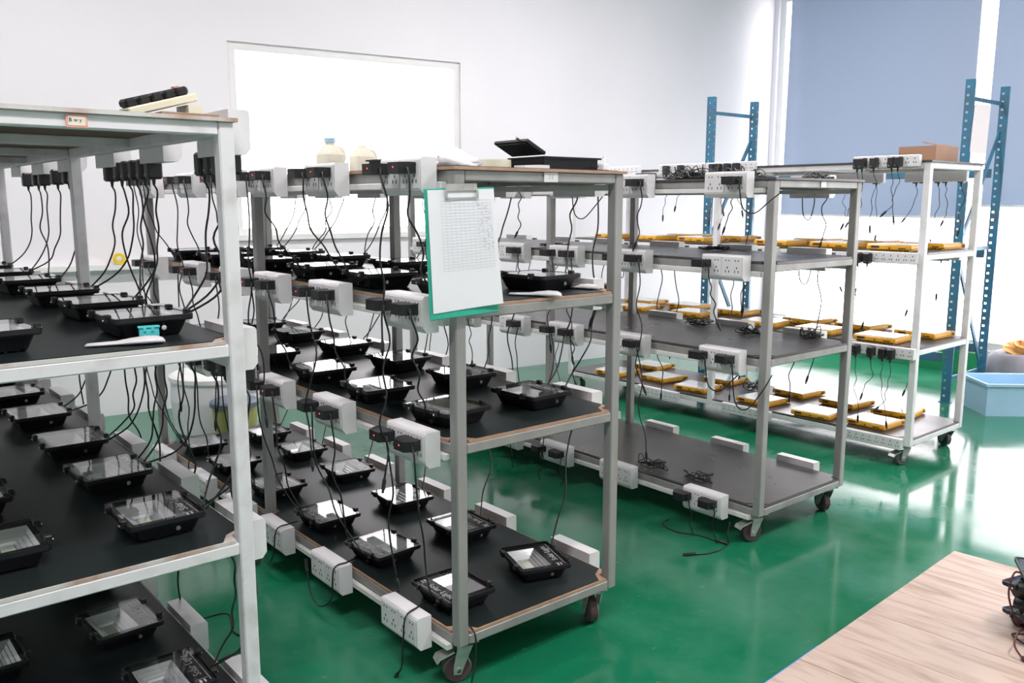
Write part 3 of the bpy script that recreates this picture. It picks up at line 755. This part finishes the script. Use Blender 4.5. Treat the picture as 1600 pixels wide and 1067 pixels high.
def pline(u0, v0, u1, v1, w=0.0006, n=6):
    for i in range(n):
        a = Vector(paper_pt(u0+(u1-u0)*i/n, v0+(v1-v0)*i/n)); b2 = Vector(paper_pt(u0+(u1-u0)*(i+1)/n, v0+(v1-v0)*(i+1)/n))
        o2 = Vector((0, 0, w)) if abs(u1-u0) > abs(v1-v0) else Vector((w, 0, 0)); yo = Vector((0, -0.0002, 0))
        g.add([a+yo-o2, b2+yo-o2, b2+yo+o2, a+yo+o2], [(0, 1, 2, 3)])
for r_ in range(24): pline(0.18, 0.09+r_*0.025, 0.93, 0.09+r_*0.025, 0.00035)
for c_ in range(12): pline(0.18+c_*0.068, 0.09, 0.18+c_*0.068, 0.665, 0.0003)
obj('table_grid', g, M_line, pp)
g = MB()
r2 = random.Random(3)
for n in range(46):
    u = 0.66 + 0.22*r2.random() + 0.08*(n/46); v = 0.11 + 0.40*n/46 + 0.02*r2.random()
    pline(u, v, u+r2.uniform(0.01, 0.035), v+r2.uniform(-0.012, 0.012), 0.0005, 1)
obj('handwriting', g, M_pen, pp)
obj('clip', MB().bev(-0.048, 0.048, -0.0125, -0.0095, -0.008, 0.010, 0.001).box(-0.050, -0.044, -0.0145, -0.0098, -0.024, -0.006).box(0.044, 0.050, -0.0145, -0.0098, -0.024, -0.006)
    .box(-0.050, -0.036, -0.0145, -0.0098, -0.026, -0.0225).box(0.036, 0.050, -0.0145, -0.0098, -0.026, -0.0225).cyl((-0.036, -0.012, -0.0245), (0.036, -0.012, -0.0245), 0.0015, 6), M_zinc, t)

# ------------------------------------------------------------------ things on top of the carts
def on_cart(k, lev, w, l, rz=0.0, dz=0.0003): return cw(k, w, l, top_of(k, lev)+dz), CARTS[k]['yaw']+R(rz)
# crumpled bag
P, a = on_cart(2, 3, 0.085, 0.11)
V = []; F = []; n, m_ = 16, 8
for j in range(m_+1):
    for i in range(n):
        th = 2*math.pi*i/n; ph = j/m_*math.pi/2
        rr = 1 + 0.18*math.sin(3*th+j) + 0.1*math.sin(5*th-2*j)
        V.append((0.075*rr*math.cos(ph)*math.cos(th), 0.05*rr*math.cos(ph)*math.sin(th), 0.042*math.sin(ph)*(1+0.2*math.sin(2*th)) ))
for j in range(m_):
    for i in range(n): F.append((j*n+i, j*n+(i+1) % n, (j+1)*n+(i+1) % n, (j+1)*n+i))
F.append(tuple(range(n))[::-1])
o = obj('crumpled_bag', MB().add(V, F), M_bagwhite, None, P, (0, 0, a), smooth=True); tag(o, 'crumpled white plastic bag on top of the clipboard cart', 'bag')
# tape roll
P, a = on_cart(2, 3, 0.235, 0.14)
t = tag(empty('tape_roll', P, a), 'cream tape roll lying beside the white bag', 'tape')
n = 24; tr = MB(); tr.loft([[(rr*math.cos(2*math.pi*i/n), rr*math.sin(2*math.pi*i/n), zz) for i in range(n)] for rr, zz in ((0.036, 0), (0.048, 0), (0.048, 0.024), (0.036, 0.024), (0.036, 0))], False, False)
obj('tape', tr, M_cream, t); tc_ = MB(); tc_.loft([[(rr*math.cos(2*math.pi*i/n), rr*math.sin(2*math.pi*i/n), zz) for i in range(n)] for rr, zz in ((0.033, 0), (0.0358, 0), (0.0358, 0.024), (0.033, 0.024), (0.033, 0))], False, False)
obj('core', tc_, M_card, t)
# folded note
P, a = on_cart(2, 3, 0.30, 0.055, 8)
V = [(-0.05, -0.02, 0), (0.05, -0.02, 0), (0.05, 0.02, 0.0), (-0.05, 0.02, 0), (-0.05, -0.02, 0.006), (0.05, -0.02, 0.010), (0.05, 0.02, 0.012), (-0.05, 0.02, 0.007)]
o = obj('folded_paper', MB().add(V, [(3, 2, 1, 0), (4, 5, 6, 7), (0, 1, 5, 4), (1, 2, 6, 5), (2, 3, 7, 6), (3, 0, 4, 7)]), M_bagwhite, None, P, (0, 0, a)); tag(o, 'small folded white paper in front of the black light case', 'paper')
# black light housing lying open with its lid leaning
def open_case(P, a, lx, ly, h, label, lid):
    t = tag(empty('light_case', P, a), label, 'light case', 'open black light cases')
    obj('tray', MB().box(-lx/2, lx/2, -ly/2, ly/2, 0, 0.003).box(-lx/2, -lx/2+0.004, -ly/2, ly/2, 0.003, h).box(lx/2-0.004, lx/2, -ly/2, ly/2, 0.003, h)
        .box(-lx/2+0.004, lx/2-0.004, -ly/2, -ly/2+0.004, 0.003, h).box(-lx/2+0.004, lx/2-0.004, ly/2-0.004, ly/2, 0.003, h), M_black, t)
    obj('rim', MB().box(-lx/2-0.008, lx/2+0.008, -ly/2-0.008, -ly/2+0.003, h, h+0.005).box(-lx/2-0.008, lx/2+0.008, ly/2-0.003, ly/2+0.008, h, h+0.005)
        .box(-lx/2-0.008, -lx/2+0.003, -ly/2+0.003, ly/2-0.003, h, h+0.005).box(lx/2-0.003, lx/2+0.008, -ly/2+0.003, ly/2-0.003, h, h+0.005), M_black, t)
    if lid:
        o = obj('lid', MB().bev(-0.075, 0, -ly/2, ly/2, 0, 0.010, 0.002).box(-0.07, -0.01, -ly/2+0.01, ly/2-0.01, -0.003, 0), M_black, t, (-lx/2+0.003, 0, h+0.008), (0, R(27), 0))
        obj('latch', MB().cyl((-0.076, -ly/2+0.03, 0.004), (-0.090, -ly/2+0.03, 0.004), 0.004, 8), M_bolt, o)
P, a = on_cart(2, 3, 0.455, 0.135, -2); open_case(P, a, 0.20, 0.15, 0.030, 'black light case with raised lid on top of the clipboard cart', True)
P, a = on_cart(2, 3, 0.30, 0.50, 3); open_case(P, a, 0.40, 0.16, 0.030, 'long black light case lying behind the tape roll', False)
# white plug board with wires
P, a = on_cart(2, 3, 0.575, 0.06, 20)
t = tag(empty('wired_connector', P, a), 'small white connector with loose wires at the cart corner', 'connector')
obj('body', MB().bev(-0.022, 0.022, -0.014, 0.014, 0, 0.02, 0.003), M_socket, t)
obj('wire', MB().tube(catmull([(0.02, 0, 0.012), (0.04, 0.01, 0.03), (0.055, 0.02, 0.045), (0.05, 0.035, 0.02), (0.035, 0.04, 0.008)], 5), 0.0016, 5), M_socket, t)
obj('wire', MB().tube(catmull([(-0.02, 0, 0.012), (-0.035, 0.015, 0.012), (-0.05, 0.0, 0.006)], 5), 0.0016, 5), M_redcable, t)
# jugs at the far end
for i, (w, l, s_) in enumerate([(0.42, 1.42, 0.86), (0.53, 1.36, 0.80)]):
    P, a = on_cart(2, 3, w, l)
    t = tag(empty('plastic_jug', P, a), ('milky plastic jug with pale blue cap against the bright window', 'shorter milky plastic jug right of the blue-capped one')[i], 'jug')
    obj('body', MB().loft([rrect(0.105*s_, 0.105*s_, 0.02, 0), rrect(0.11*s_, 0.11*s_, 0.022, 0.01), rrect(0.11*s_, 0.11*s_, 0.022, 0.11*s_), rrect(0.06*s_, 0.06*s_, 0.02, 0.15*s_), rrect(0.036, 0.036, 0.017, 0.155*s_), rrect(0.036, 0.036, 0.017, 0.165*s_)]), M_jug, t, smooth=False)
    if i == 0: obj('cap', MB().cyl((0, 0, 0.166*s_), (0, 0, 0.186*s_), 0.022, 14), M_bluecap, t)
    obj('handle', MB().tube(catmull([(0.03, 0, 0.145*s_), (0.055, 0, 0.135*s_), (0.062, 0, 0.10*s_), (0.054, 0, 0.075*s_)], 4), 0.007, 6), M_jug, t)

# strip with a row of chargers leaning on top of the left cart
P, a = on_cart(1, 3, 0.515, 0.17, 5)
t = tag(empty('loose_power_strip', P, a), 'white power strip leaning on top of the white cart, full of black plugs', 'power strip')
g0 = obj('strip', MB().bev(-0.080, 0.075, -0.028, 0.028, 0, 0.018, 0.003), M_cream, t, (0, 0, 0.0235), (0, R(-16), 0))
for i in range(5): obj('plug', MB().bev(-0.0135, 0.0135, -0.02, 0.02, 0, 0.018, 0.005), M_plastic, g0, (-0.065+i*0.029, 0, 0.0182))
obj('indicator_light', MB().bev(-0.006, 0.006, -0.008, 0.008, 0, 0.004, 0.001), M_tagpink, g0, (0.045, 0, 0.0365))
o = obj('prop_block', MB().box(-0.015, 0.015, -0.03, 0.03, 0, 0.034), M_cream, t, (0.062, 0, 0))
P, a = on_cart(1, 3, 0.53, 0.06, 2)
o = obj('wood_batten', MB().bev(-0.06, 0.06, -0.02, 0.02, 0, 0.007, 0.001), M_ply, None, P, (0, 0, a)); tag(o, 'thin brown wooden batten on the front edge of the white cart top', 'batten')

# paddle-shaped plastic pieces and the cyan box
def paddle(k, lev, w, l, rz, label, screen):
    P, a = on_cart(k, lev, w, l, rz)
    t = tag(empty('plastic_paddle', P, a), label, 'plastic piece', 'white paddle-shaped pieces')
    L_ = []
    for x, hw, h in ((-0.075, 0.004, 0.004), (-0.070, 0.012, 0.007), (-0.045, 0.014, 0.008), (-0.015, 0.015, 0.009), (0.010, 0.022, 0.013), (0.040, 0.027, 0.016), (0.062, 0.024, 0.015), (0.073, 0.014, 0.011), (0.077, 0.004, 0.006)):
        L_.append([(x, hw*math.cos(2*math.pi*i/14), h*0.5+h*0.5*math.sin(2*math.pi*i/14)) for i in range(14)])
    obj('body', MB().loft(L_), M_socket, t, smooth=True)
    if screen: obj('sticker', MB().box(-0.012, 0.018, -0.015, 0.0, 0.0125, 0.0145), M_maroon, t)
paddle(1, 2, 0.380, 0.075, -16, 'white paddle-shaped plastic piece in front of the cyan box', False)
paddle(2, 2, 0.300, 0.042, -58, 'white paddle-shaped plastic piece beside the clipboard paper', False)
paddle(2, 2, 0.530, 0.120, -70, 'white paddle-shaped plastic piece with a maroon sticker', True)
P, a = on_cart(1, 2, 0.425, 0.078, -12)
P = cw(1, 0.440, 0.111, top_of(1, 2)+0.0003)
t = tag(empty('cyan_box', P, a), 'small cyan plastic box in front of the nearest light on the white cart', 'box')
obj('body', MB().bev(-0.020, 0.020, -0.006, 0.008, 0, 0.026, 0.002), M_cyan, t)
obj('lid', MB().bev(-0.022, 0.022, -0.008, 0.009, 0.0262, 0.030, 0.001).box(-0.012, -0.006, -0.009, -0.007, 0.020, 0.028).box(0.004, 0.010, -0.009, -0.007, 0.020, 0.028), M_cyan, t)

# cable coils
def coil(k, lev, w, l, rx, ry, h, seed, label, loops=5, m=None, dz=0.003):
    r3 = random.Random(seed); P, a = on_cart(k, lev, w, l, 0, dz)
    pts = []; n = loops*12
    for i in range(n+1):
        th = 2*math.pi*i/12; q = 0.55+0.45*math.sin(i*0.37+seed)
        pts.append((rx*q*math.cos(th)+r3.uniform(-.006, .006), ry*(0.6+0.4*math.cos(i*0.23))*math.sin(th)+r3.uniform(-.006, .006), 0.003+h*(0.5+0.5*math.sin(i*0.9+seed))*r3.random()))
    pts += [(rx*1.3, ry*0.4, 0.004), (rx*1.7, ry*0.1, 0.003)]
    t = tag(empty('cable_coil', P, a), label, 'cable', 'coiled cables')
    o = obj('cable', MB().tube(catmull(pts, 2), 0.0022, 5), m or M_cable, t, smooth=True)
    e = Vector(pts[-1]); obj('barrel_connector', MB().cyl(e, e+Vector((0.035, -0.005, 0.002)), 0.005, 8), M_plastic, t)
for i, (k, lev, w, l, rx, ry, h, lab) in enumerate([
    (3, 0, 0.09, 0.36, 0.035, 0.075, 0.03, "tangled black cable near the front on empty grey cart's bottom shelf"),
    (3, 0, 0.075, 0.60, 0.03, 0.09, 0.04, "tangled black cable farther back on empty grey cart's bottom shelf"),
    (3, 1, 0.46, 0.40, 0.06, 0.06, 0.03, "coiled cable on the empty cart's third shelf, middle of the board"),
    (3, 1, 0.50, 0.72, 0.05, 0.07, 0.03, "coiled cable on the empty cart's third shelf, toward the back"),
    (3, 1, 0.53, 0.15, 0.04, 0.05, 0.05, "coiled cable on the empty cart's third shelf by the front post"),
    (3, 2, 0.47, 0.62, 0.05, 0.09, 0.02, "coiled cable on the empty cart's second shelf"),
    (3, 2, 0.10, 1.30, 0.05, 0.09, 0.02, "coiled cable far back on the empty cart's second shelf"),
    (3, 3, 0.07, 0.50, 0.05, 0.08, 0.05, "coiled black cable left of the white block on the empty cart's top"),
    (3, 3, 0.07, 0.36, 0.05, 0.08, 0.06, "coiled black cable above the white block on the empty cart's top"),
    (3, 3, 0.10, 0.20, 0.06, 0.09, 0.05, "coiled black cable above the near block on the empty cart's top"),
    (3, 3, 0.42, 0.10, 0.06, 0.05, 0.02, "coiled black cable at the front edge of the empty cart's top"),
    (4, 0, 0.40, 1.19, 0.05, 0.07, 0.09, "looped cable behind the yellow lights on the bottom shelf")]):
    coil(k, lev, w, l, rx, ry, h, i+2, lab)
# power brick lying on the empty cart's top
for i, (w, l) in enumerate([(0.07, 0.68), (0.30, 0.66), (0.10, 0.44)]):
    P, a = on_cart(3, 3, w, l, 10*i)
    o = tag(empty('power_brick', P, a), "black power brick on the empty cart's top, %s" % ('far left by the clipboard cart post', 'right of the far left brick', 'amid the cables')[i], 'power brick', 'black power bricks')
    obj('case', MB().bev(-0.02, 0.02, -0.045, 0.045, 0, 0.03, 0.004), M_plastic, o)
    obj('cable', MB().tube(catmull([(0, -0.045, 0.012), (0.01, -0.07, 0.01), (0.03, -0.10, 0.004), (0.02, -0.14, 0.003)], 5), 0.0022, 5), M_cable, o)
# cardboard box on the back cart
P, a = on_cart(4, 3, 0.32, 0.16, 4)
t = tag(empty('cardboard_box', P, a), 'small brown cardboard box on top of the back white cart', 'box')
obj('body', MB().box(-0.15, 0.15, -0.09, 0.09, 0, 0.004).box(-0.15, -0.146, -0.09, 0.09, 0.004, 0.075).box(0.146, 0.15, -0.09, 0.09, 0.004, 0.075).box(-0.146, 0.146, -0.09, -0.086, 0.004, 0.075).box(-0.146, 0.146, 0.086, 0.09, 0.004, 0.075), M_card, t)
obj('flap', MB().box(-0.15, 0.15, 0, 0.07, 0, 0.003), M_card, t, (0, -0.09, 0.0753), (R(14), 0, 0))

# ------------------------------------------------------------------ blue rack by the window
RK = {'fr': (2.862, 5.601), 'br': (3.28, 5.961), 'fl': (1.451, 6.527), 'bl': (1.853, 6.855)}
rk = tag(empty('storage_rack', (RK['fl'][0], RK['fl'][1], 0)), 'blue perforated steel storage rack in front of the blinds', 'rack')
ox, oy = RK['fl']
def loc2(p): return (p[0]-ox, p[1]-oy)
HT = 2.066
def upright(p, ang):
    mb = MB(); w = 0.055; d = 0.045
    # face with a column of real holes
    mb.box(-w/2, -0.016, 0, 0.003, 0, HT).box(-0.002, w/2, 0, 0.003, 0, HT)
    z = 0.0
    while z < HT:
        z1 = min(z+0.038, HT); mb.box(-0.016, -0.002, 0, 0.003, z, z1); z += 0.052
    mb.box(-w/2, -w/2+0.003, 0.003, d, 0, HT)
    mb.box(w/2-0.003, w/2, 0.003, 0.010, 0, HT).box(w/2-0.003, w/2, 0.024, d, 0, HT)
    z = 0.02
    while z < HT:
        z1 = min(z+0.038, HT); mb.box(w/2-0.003, w/2, 0.010, 0.024, z, z1); z += 0.052
    mb.box(-w/2-0.01, w/2+0.01, -0.01, d+0.01, 0, 0.004)
    x, y = loc2(p)
    return obj('upright', mb, M_bluerack, rk, (x, y, 0), (0, 0, ang))
ba = math.atan2(RK['fr'][1]-RK['fl'][1], RK['fr'][0]-RK['fl'][0])
for n in RK: upright(RK[n], ba)
def bar(name, p, q, w, h, m):
    a_, b_ = Vector(p), Vector(q); d = b_-a_; ln = d.length
    o = obj(name, MB().bev(0, ln, -w/2, w/2, -h/2, h/2, 0.002), m, rk)
    o.rotation_mode = 'QUATERNION'; o.rotation_quaternion = d.to_track_quat('X', 'Z'); o.location = a_
for f, b_ in (('fr', 'br'), ('fl', 'bl')):
    p, q = loc2(RK[f]), loc2(RK[b_]); oy2 = 0.02
    for z in (0.15, 1.0, 1.955): bar('brace', (p[0]+0.02, p[1]+oy2+0.015, z), (q[0], q[1]+oy2, z), 0.015, 0.025, M_bluerack)
    for z0, z1, fl in ((1.0, 1.78, 0), (0.98, 0.18, 1)):
        bar('brace', (p[0]+0.02, p[1]+0.035, z0), (q[0], q[1]+0.02, z1), 0.012, 0.032, M_bluerack)
for f, b_ in (('fl', 'fr'), ('bl', 'br')):
    p, q = loc2(RK[f]), loc2(RK[b_]); d = Vector((q[0]-p[0], q[1]-p[1], 0)).normalized()
    for z in (0.30, 0.96, 1.50): bar('beam', (p[0]+d.x*0.03, p[1]+d.y*0.03+0.02, z), (q[0]-d.x*0.03, q[1]-d.y*0.03+0.02, z), 0.03, 0.06, M_bluerack)
# sheet hung on the rack
o = obj('hanging_sheet', MB().bev(-0.055, 0.055, -0.004, 0.004, -0.30, 0, 0.002).bev(-0.050, 0.058, 0.004, 0.016, -0.29, -0.005, 0.004), M_pinkpaper, None, (2.945, 5.59, 1.91), (R(-2), R(3), R(10)))
tag(o, 'pale pink sheets hanging on the front right rack upright', 'paper')
# blue bin
t = tag(empty('plastic_bin', (3.21, 5.385, 0), R(-3)), 'light blue open plastic bin on the floor at right', 'bin')
bl = 0.54; bw = 0.34; bh = 0.20
obj('shell', MB().box(-bl/2, bl/2, -bw/2, bw/2, 0, 0.008).box(-bl/2, -bl/2+0.008, -bw/2, bw/2, 0.008, bh).box(bl/2-0.008, bl/2, -bw/2, bw/2, 0.008, bh)
    .box(-bl/2+0.008, bl/2-0.008, -bw/2, -bw/2+0.008, 0.008, bh).box(-bl/2+0.008, bl/2-0.008, bw/2-0.008, bw/2, 0.008, bh), M_bluecap, t)
obj('rim', MB().box(-bl/2-0.015, bl/2+0.015, -bw/2-0.015, -bw/2, bh-0.012, bh+0.004).box(-bl/2-0.015, bl/2+0.015, bw/2, bw/2+0.015, bh-0.012, bh+0.004)
    .box(-bl/2-0.015, -bl/2, -bw/2, bw/2, bh-0.012, bh+0.004).box(bl/2, bl/2+0.015, -bw/2, bw/2, bh-0.012, bh+0.004), M_bluecap, t)
# sack behind the bin
t = tag(empty('grey_sack', (3.56, 5.98, 0), 0.3), 'grey sack with orange wrapping sticking out, behind the blue bin', 'sack')
V = []; F = []; n = 18
prof = [(0.17, 0), (0.22, 0.05), (0.23, 0.14), (0.20, 0.22), (0.17, 0.26), (0.15, 0.27)]
for j, (r_, z_) in enumerate(prof):
    for i in range(n):
        th = 2*math.pi*i/n; q_ = 1+0.06*math.sin(5*th+j)+0.04*math.sin(9*th-j)
        V.append((r_*q_*math.cos(th), r_*q_*math.sin(th), z_))
for j in range(len(prof)-1):
    for i in range(n): F.append((j*n+i, j*n+(i+1) % n, (j+1)*n+(i+1) % n, (j+1)*n+i))
F += [tuple(range(n))[::-1], tuple(range((len(prof)-1)*n, len(prof)*n))]
obj('bag', MB().add(V, F), M_sack, t, smooth=True)
V = []; F = []
for j in range(7):
    for i in range(12):
        th = 2*math.pi*i/12; ph = j/6*math.pi/2; q_ = 1+0.25*math.sin(4*th+2*j)
        V.append((0.12*q_*math.cos(ph)*math.cos(th), 0.10*q_*math.cos(ph)*math.sin(th), 0.268+0.07*math.sin(ph)*q_))
for j in range(6):
    for i in range(12): F.append((j*12+i, j*12+(i+1) % 12, (j+1)*12+(i+1) % 12, (j+1)*12+i))
obj('wrapping', MB().add(V, F), M_orange, t)

# ------------------------------------------------------------------ things by the back wall, between the carts
o = obj('yellow_tape_roll', MB().loft([[(x, rr*math.cos(2*math.pi*i/20), 0.035+rr*math.sin(2*math.pi*i/20)) for i in range(20)] for x, rr in ((0, 0.018), (0, 0.035), (0.03, 0.035), (0.03, 0.018), (0, 0.018))], False, False), M_ytape, None, rp(0.78, Y1-0.040, 0.9353), (0, 0, ROOM_YAW-R(90)))
tag(o, 'yellow tape roll standing on the white wall ledge', 'tape')
P = (-1.72, 4.92, 0)
t = tag(empty('white_drum', P), 'large white round drum standing behind the clipboard cart', 'drum')
obj('body', MB().lathe([(0.21, 0), (0.23, 0.02), (0.245, 0.2), (0.24, 0.31)], 28), M_bagwhite, t, smooth=False)
obj('lid', MB().lathe([(0.25, 0.311), (0.25, 0.335), (0.23, 0.345)], 28), M_frame, t)
P = (-1.50, 4.58, 0)
t = tag(empty('paint_tub', P), 'yellow-green tub with a dark lid beside the white drum', 'tub')
obj('body', MB().lathe([(0.10, 0), (0.12, 0.22), (0.125, 0.225)], 20), M_olive, t)
obj('lid', MB().lathe([(0.13, 0.2255), (0.13, 0.25), (0.11, 0.26)], 20), M_darkblue, t)

# ------------------------------------------------------------------ plank sheet on the floor and the pile on it
PY = R(43); u = Vector((math.cos(PY), math.sin(PY), 0)); v = Vector((math.sin(PY), -math.cos(PY), 0))
B = Vector((1.668, 3.105, 0))
t = tag(empty('plank_floor_sheet', (B.x, B.y, 0), PY), 'pale wooden planks laid on the green floor at lower right', 'planks')
edges = [0.0, 0.055, 0.29, 0.505, 0.715, 0.93, 1.15, 1.37, 1.59]
PM = {}
for i in range(len(edges)-1):
    w_ = edges[i+1]-edges[i]-0.0022; key = round(w_, 3)
    if key not in PM: PM[key] = MB().bev(-w_/2, w_/2, -0.8, 0.8, 0, 0.012, 0.0012).mesh('plank', M_wood)
    o = link('plank', PM[key], t, (-(edges[i]+edges[i+1])/2, -0.8, 0.0003 + 0.0004*(i % 2)))
obj('edge_tape', MB().box(-1.59, -1.02, 0.0005, 0.010, 0.0003, 0.003), M_bluetape, t)
# pile of black lights with their leads, cut by the frame
zs = 0.0128
for i, (dx, dy, rx, ry, rz, zz) in enumerate([(0, 0, 0, 0, 12, 0.0), (0.012, 0.01, 0, 0, 55, 0.050), (-0.008, 0.0, 0, 0, 25, 0.100), (0.01, 0.005, 0, 0, 70, 0.150)]):
    t = empty('flood_light', (1.635+dx, 2.47+dy, zs+zz), R(rz))
    tag(t, 'black flood light %s in the stack at the right edge' % ('lowest', 'second from the bottom', 'third from the bottom', 'topmost')[i], 'flood light', 'black flood lights')
    LIGHT.place(t)
def lead(pts, m, label, r=0.003):
    p0 = Vector(pts[0]); t = tag(empty('loose_lead', p0), label, 'cable', 'leads of the stack at right')
    obj('cable', MB().tube(catmull([Vector(p)-p0 for p in pts], 6), r, 6), m, t, smooth=True)
    e = Vector(pts[-1])-p0; obj('barrel_connector', MB().cyl(e, e+Vector((0.01, 0.02, -0.003)), 0.005, 8), M_plastic, t)
lead([(1.60, 2.56, 0.16), (1.545, 2.52, 0.185), (1.515, 2.49, 0.13), (1.53, 2.47, 0.06), (1.55, 2.47, 0.03)], M_redcable, 'dark red cable arching out of the black stack')
lead([(1.53, 2.42, 0.05), (1.49, 2.38, 0.07), (1.455, 2.34, 0.045), (1.46, 2.30, 0.02)], M_redcable, 'dark red cable curling at the lower edge of the black stack')
lead([(1.56, 2.44, 0.11), (1.52, 2.42, 0.09), (1.53, 2.40, 0.05), (1.50, 2.43, 0.03), (1.52, 2.38, 0.018)], M_cable, 'black cable tangled at the foot of the black stack')
lead([(1.57, 2.40, 0.16), (1.535, 2.36, 0.12), (1.55, 2.35, 0.07), (1.51, 2.34, 0.04), (1.54, 2.30, 0.018)], M_cable, 'black cable hanging down the front of the black stack')

# cables lying on the green floor
def floor_cable(pts, label):
    p0 = Vector((pts[0][0], pts[0][1], 0)); t = tag(empty('floor_cable', p0), label, 'cable', 'cables lying on the floor')
    q = [Vector((x, y, 0.003))-p0 for x, y in pts]
    obj('cable', MB().tube(catmull(q, 6), 0.0026, 6), M_cable, t, smooth=True)
    d = (q[-1]-q[-2]).normalized(); obj('barrel_connector', MB().cyl(q[-1]+Vector((0, 0, 0.003)), q[-1]+d*0.05+Vector((0, 0, 0.003)), 0.0055, 8), M_plastic, t)
floor_cable([(0.90, 3.42), (0.86, 3.30), (0.84, 3.20), (0.80, 3.14), (0.74, 3.10), (0.69, 3.09)], 'black cable on the floor left of the empty cart front wheel')
floor_cable([(0.66, 3.46), (0.62, 3.40), (0.66, 3.32), (0.74, 3.28), (0.80, 3.22)], 'black cable on the floor under the empty cart sockets')
floor_cable([(-1.02, 2.55), (-0.92, 2.62), (-0.86, 2.50), (-0.78, 2.42), (-0.86, 2.30), (-0.78, 2.22)], 'black cable on the floor between the two left carts')

# leads draped over the lowest left rail of the clipboard cart
def draped(pts, label):
    c0 = cw(2, *pts[0]); t = tag(empty('draped_cable', c0, CARTS[2]['yaw']), label, 'cable', 'cables draped over the lowest rail')
    q = [Vector(p)-Vector(pts[0]) for p in pts]
    obj('cable', MB().tube(catmull(q, 6), 0.0026, 6), M_cable, t, smooth=True)
    d = (q[-1]-q[-2]).normalized(); obj('barrel_connector', MB().cyl(q[-1], q[-1]+d*0.04, 0.0055, 8), M_plastic, t)
draped([(0.030, 0.20, 0.180), (-0.02, 0.17, 0.188), (-0.072, 0.15, 0.183), (-0.082, 0.15, 0.11), (-0.085, 0.155, 0.04), (-0.09, 0.17, 0.012)], 'black cable draped over the first lowest socket block')
draped([(0.030, 0.60, 0.180), (-0.02, 0.57, 0.188), (-0.072, 0.56, 0.183), (-0.085, 0.56, 0.09), (-0.095, 0.62, 0.045), (-0.09, 0.69, 0.06), (-0.08, 0.73, 0.12)], 'black cable looping under the second lowest socket block')
draped([(0.030, 1.02, 0.180), (-0.02, 0.99, 0.190), (-0.072, 0.975, 0.185), (-0.085, 0.98, 0.10), (-0.09, 1.02, 0.05), (-0.085, 1.08, 0.08), (-0.078, 1.12, 0.15)], 'black cable looping under the third lowest socket block')
draped([(0.05, 0.115, 0.173), (0.045, 0.045, 0.176), (0.043, -0.012, 0.163), (0.045, -0.014, 0.10), (0.035, -0.016, 0.05), (0.02, -0.02, 0.012)], 'black cable hanging over the front rail beside the clipboard post')
